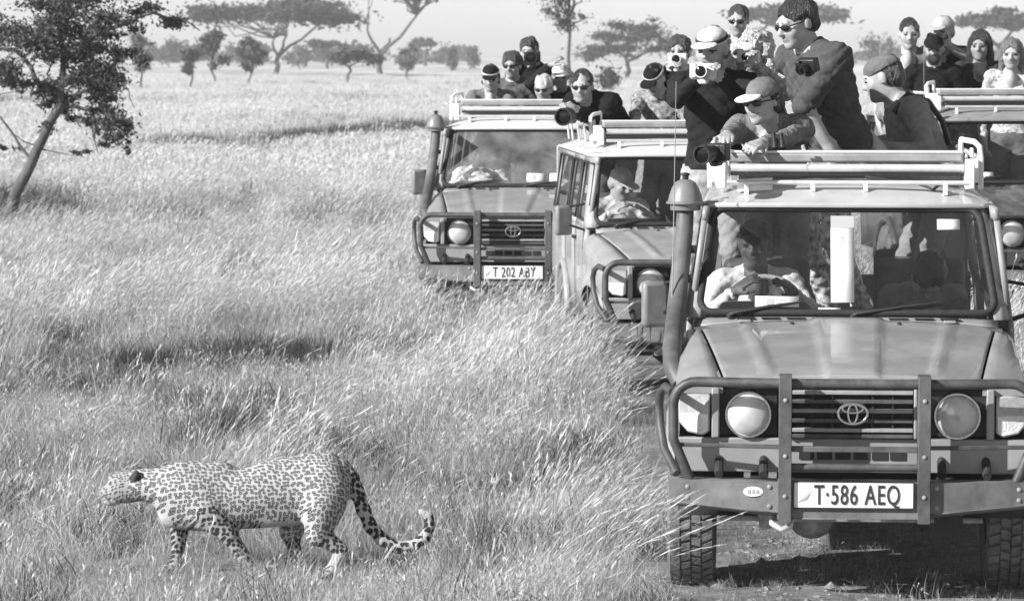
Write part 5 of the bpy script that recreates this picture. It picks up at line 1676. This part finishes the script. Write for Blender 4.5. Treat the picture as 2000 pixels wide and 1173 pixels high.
# ------------------------------------------------------------------ leopard
def coat_mat(name, base, dark, mid, scale, ring=True, warp=.02, edge=.055):
    m = bpy.data.materials.new(name); m.use_nodes = True
    t = m.node_tree; b = t.nodes['Principled BSDF']
    b.inputs['Roughness'].default_value = .85; b.inputs['Specular IOR Level'].default_value = .2
    tc = t.nodes.new('ShaderNodeTexCoord')
    n = t.nodes.new('ShaderNodeTexNoise'); n.inputs['Scale'].default_value = 28; n.inputs['Detail'].default_value = 2
    t.links.new(tc.outputs['Object'], n.inputs['Vector'])
    mx = t.nodes.new('ShaderNodeVectorMath'); mx.operation = 'MULTIPLY_ADD'
    mx.inputs[1].default_value = (warp,) * 3
    sp = t.nodes.new('ShaderNodeSeparateXYZ'); t.links.new(tc.outputs['Object'], sp.inputs[0])
    cb = t.nodes.new('ShaderNodeCombineXYZ')                       # wrap the markings round the body: side-on x and z, sheared by y
    for i_, k_ in (('X', .5), ('Z', .6)):
        ma = t.nodes.new('ShaderNodeMath'); ma.operation = 'MULTIPLY_ADD'; ma.inputs[1].default_value = k_
        t.links.new(sp.outputs['Y'], ma.inputs[0]); t.links.new(sp.outputs[i_], ma.inputs[2]); t.links.new(ma.outputs[0], cb.inputs[0 if i_ == 'X' else 1])
    t.links.new(n.outputs['Color'], mx.inputs[0]); t.links.new(cb.outputs[0], mx.inputs[2])
    vo = t.nodes.new('ShaderNodeTexVoronoi'); vo.voronoi_dimensions = '2D'; vo.feature = 'F1'; vo.inputs['Scale'].default_value = scale
    vo.inputs['Randomness'].default_value = .6
    t.links.new(mx.outputs[0], vo.inputs['Vector'])
    cr = t.nodes.new('ShaderNodeValToRGB')
    e = cr.color_ramp.elements
    e[0].position, e[0].color = 0.0, gv(mid if ring else dark)
    e[1].position, e[1].color = 1.0, gv(base)
    for p, v in ((.16, mid if ring else dark), (.22, dark), (edge - .05, dark), (edge + .05, base)):
        k = e.new(p); k.color = gv(v)
    t.links.new(vo.outputs['Distance'], cr.inputs[0])
    n2 = t.nodes.new('ShaderNodeTexNoise'); n2.inputs['Scale'].default_value = 220; n2.inputs['Detail'].default_value = 2
    t.links.new(tc.outputs['Object'], n2.inputs['Vector'])
    r = t.nodes.new('ShaderNodeMapRange'); r.inputs['To Min'].default_value = .75; r.inputs['To Max'].default_value = 1.25
    t.links.new(n2.outputs['Fac'], r.inputs['Value'])
    mu = t.nodes.new('ShaderNodeMix'); mu.data_type = 'RGBA'; mu.blend_type = 'MULTIPLY'; mu.inputs['Factor'].default_value = 1
    t.links.new(cr.outputs[0], mu.inputs['A']); t.links.new(r.outputs[0], mu.inputs['B'])
    t.links.new(mu.outputs['Result'], b.inputs['Base Color'])
    bp = t.nodes.new('ShaderNodeBump'); bp.inputs['Strength'].default_value = .5; bp.inputs['Distance'].default_value = .004
    t.links.new(n2.outputs['Fac'], bp.inputs['Height']); t.links.new(bp.outputs[0], b.inputs['Normal'])
    return m
LC = np.array(((-1.05), 16.5, 0.0))
lx = lambda px, py, d=0.0: np.array(((px - 1000) / 412.0, 16.5 + d, 2.5 - (py - 100) / 412.0))
V = Vol((-2.10, 16.1, -.06), (-.22, 16.9, .75), .0085)
CO, LI, WH, EA, TL, NO, HD = range(7)
H = .062
# trunk, back line slightly hollow, hips highest
V.ell(lx(370, 975), (.17, .118, .155), rotm(0, .10), k=.06, mi=CO)
V.ell(lx(455, 978), (.21, .122, .140), rotm(0, .04), k=.08, mi=CO)
V.ell(lx(540, 966), (.20, .116, .138), rotm(0, .08), k=.08, mi=CO)
V.ell(lx(622, 950), (.155, .112, .150), rotm(0, .12), k=.08, mi=CO)
V.rc(lx(350, 928), lx(430, 924), .05, .05, k=.06, mi=CO); V.rc(lx(520, 922), lx(640, 908), .05, .045, k=.06, mi=CO)
V.ell(lx(400, 1022), (.15, .07, .03), rotm(0, .08), k=.03, mi=WH, bias=.0); V.ell(lx(330, 1008), (.055, .06, .055), None, k=.04, mi=WH, bias=.01)
V.ell(lx(545, 1010), (.13, .07, .035), rotm(0, -.1), k=.06, mi=WH)
# neck and head, turned away and low
V.rc(lx(345, 955), lx(275, 950, .03), .098, .078, k=.06, mi=CO)
V.ell(lx(238, 955, .05), (.088, .072, .08), rotm(0, .15, -.25), k=.04, mi=HD)
V.ell(lx(204, 972, .065), (.052, .042, .042), rotm(0, .2, -.25), k=.03, mi=HD)
V.ell(lx(187, 973, .07), (.022, .024, .02), None, k=.02, mi=NO, bias=.004)
V.ell(lx(211, 985, .06), (.04, .034, .02), None, k=.02, mi=WH, bias=.004)
for d in (-.035, .115):
    V.ell(lx(262, 928, d), (.014, .024, .026), rotm(0, .3, .5), k=.012, mi=EA, bias=.006)
V.ell(lx(222, 948, .01), (.012, .012, .009), None, k=.004, mi=EA, bias=.004)
# near foreleg, swung back
V.ell(lx(395, 985, -.085), (.075, .045, .125), rotm(0, -.45), k=.05, mi=CO)
V.rc(lx(405, 1000, -.085), lx(446, 1042, -.09), .058, .043, k=.04, mi=LI); V.rc(lx(446, 1042, -.09), lx(476, 1086, -.09), .041, .030, k=.02, mi=LI)
V.rc(lx(476, 1086, -.09), lx(502, 1116, -.09), .029, .027, k=.02, mi=LI); V.rc(lx(502, 1118, -.09), lx(488, 1126, -.09), .028, .030, k=.02, mi=LI)
# far foreleg, upright
V.rc(lx(350, 1000, .075), lx(342, 1050, .08), .058, .040, k=.04, mi=LI); V.rc(lx(342, 1050, .08), lx(338, 1102, .08), .038, .029, k=.02, mi=LI)
V.rc(lx(338, 1110, .08), lx(318, 1122, .08), .029, .031, k=.02, mi=LI)
# near hind leg: haunch, knee forward, hock back
V.ell(lx(634, 975, -.075), (.100, .058, .15), rotm(0, .15), k=.05, mi=CO)
V.rc(lx(630, 985, -.08), lx(618, 1040, -.085), .088, .056, k=.04, mi=CO); V.rc(lx(620, 1040, -.085), lx(668, 1074, -.085), .050, .032, k=.03, mi=LI)
V.rc(lx(668, 1074, -.085), lx(644, 1116, -.085), .031, .027, k=.015, mi=WH); V.rc(lx(644, 1118, -.085), lx(620, 1126, -.085), .029, .031, k=.02, mi=LI)
# far hind leg reaching forward
V.rc(lx(600, 1000, .08), lx(562, 1046, .085), .075, .05, k=.05, mi=CO); V.rc(lx(562, 1046, .085), lx(572, 1088, .085), .042, .03, k=.03, mi=LI)
V.rc(lx(572, 1088, .085), lx(538, 1116, .085), .029, .026, k=.015, mi=LI); V.rc(lx(538, 1118, .085), lx(516, 1126, .085), .028, .03, k=.02, mi=LI)
# tail
tp = [(668, 912), (684, 935), (696, 965), (708, 1000), (722, 1032), (745, 1058), (775, 1073), (805, 1070), (828, 1055), (838, 1032)]
for i in range(len(tp) - 1):
    r0, r1 = .036 - .0014 * i, .036 - .0014 * (i + 1)
    V.rc(lx(*tp[i], .01 * i / 9), lx(*tp[i + 1], .01), r0, r1, k=.02, mi=CO if i < 1 else TL)
V.rc(lx(838, 1032, .01), lx(836, 1012, .01), .024, .022, k=.015, mi=TL); V.rc(lx(836, 1010, .01), lx(822, 1003, .0), .022, .016, k=.012, mi=WH)
Vv, F, mi = V.skin()
base = np.array((-1.05, 16.5, 0.0))
coat = coat_mat('leopard_coat', .46, .05, .24, 50, edge=.40, warp=.012)
limb_m = coat_mat('leopard_limb', .36, .04, .06, 42, ring=False, edge=.42)
tail_m = coat_mat('leopard_tail', .42, .03, .05, 33, ring=False, edge=.44)
belly = mat('leopard_belly_fur', .46, .9, var=.12, scale=30, bump=.4, bscale=120)
leo = link_mesh('leopard', np_mesh('leopard', Vv - base, F, [coat, limb_m, belly, mat('leopard_ear_back', .04, .9), tail_m, mat('leopard_nose', .15, .5), coat_mat('leopard_face', .31, .07, .2, 62, ring=False, edge=.30)], mi), None, tuple(base))
tag(leo, 'spotted leopard walking through the short grass, tail curled up at its tip', 'leopard')
g = G()
gw = np.random.default_rng(2)
for s in (-1, 1):
    for k in range(5):
        p = lx(200, 970, .065 + s * .03) - base
        d = np.array((-.03 - .01 * k, s * (.05 + .01 * k), -.01 * k + .01))
        g.tube([p, p + d * .5, p + d + np.array((0, 0, -.012))], [.0012, .001, .0005], 4)
g.build('whiskers', white_p, leo)['kind'] = 'stuff'
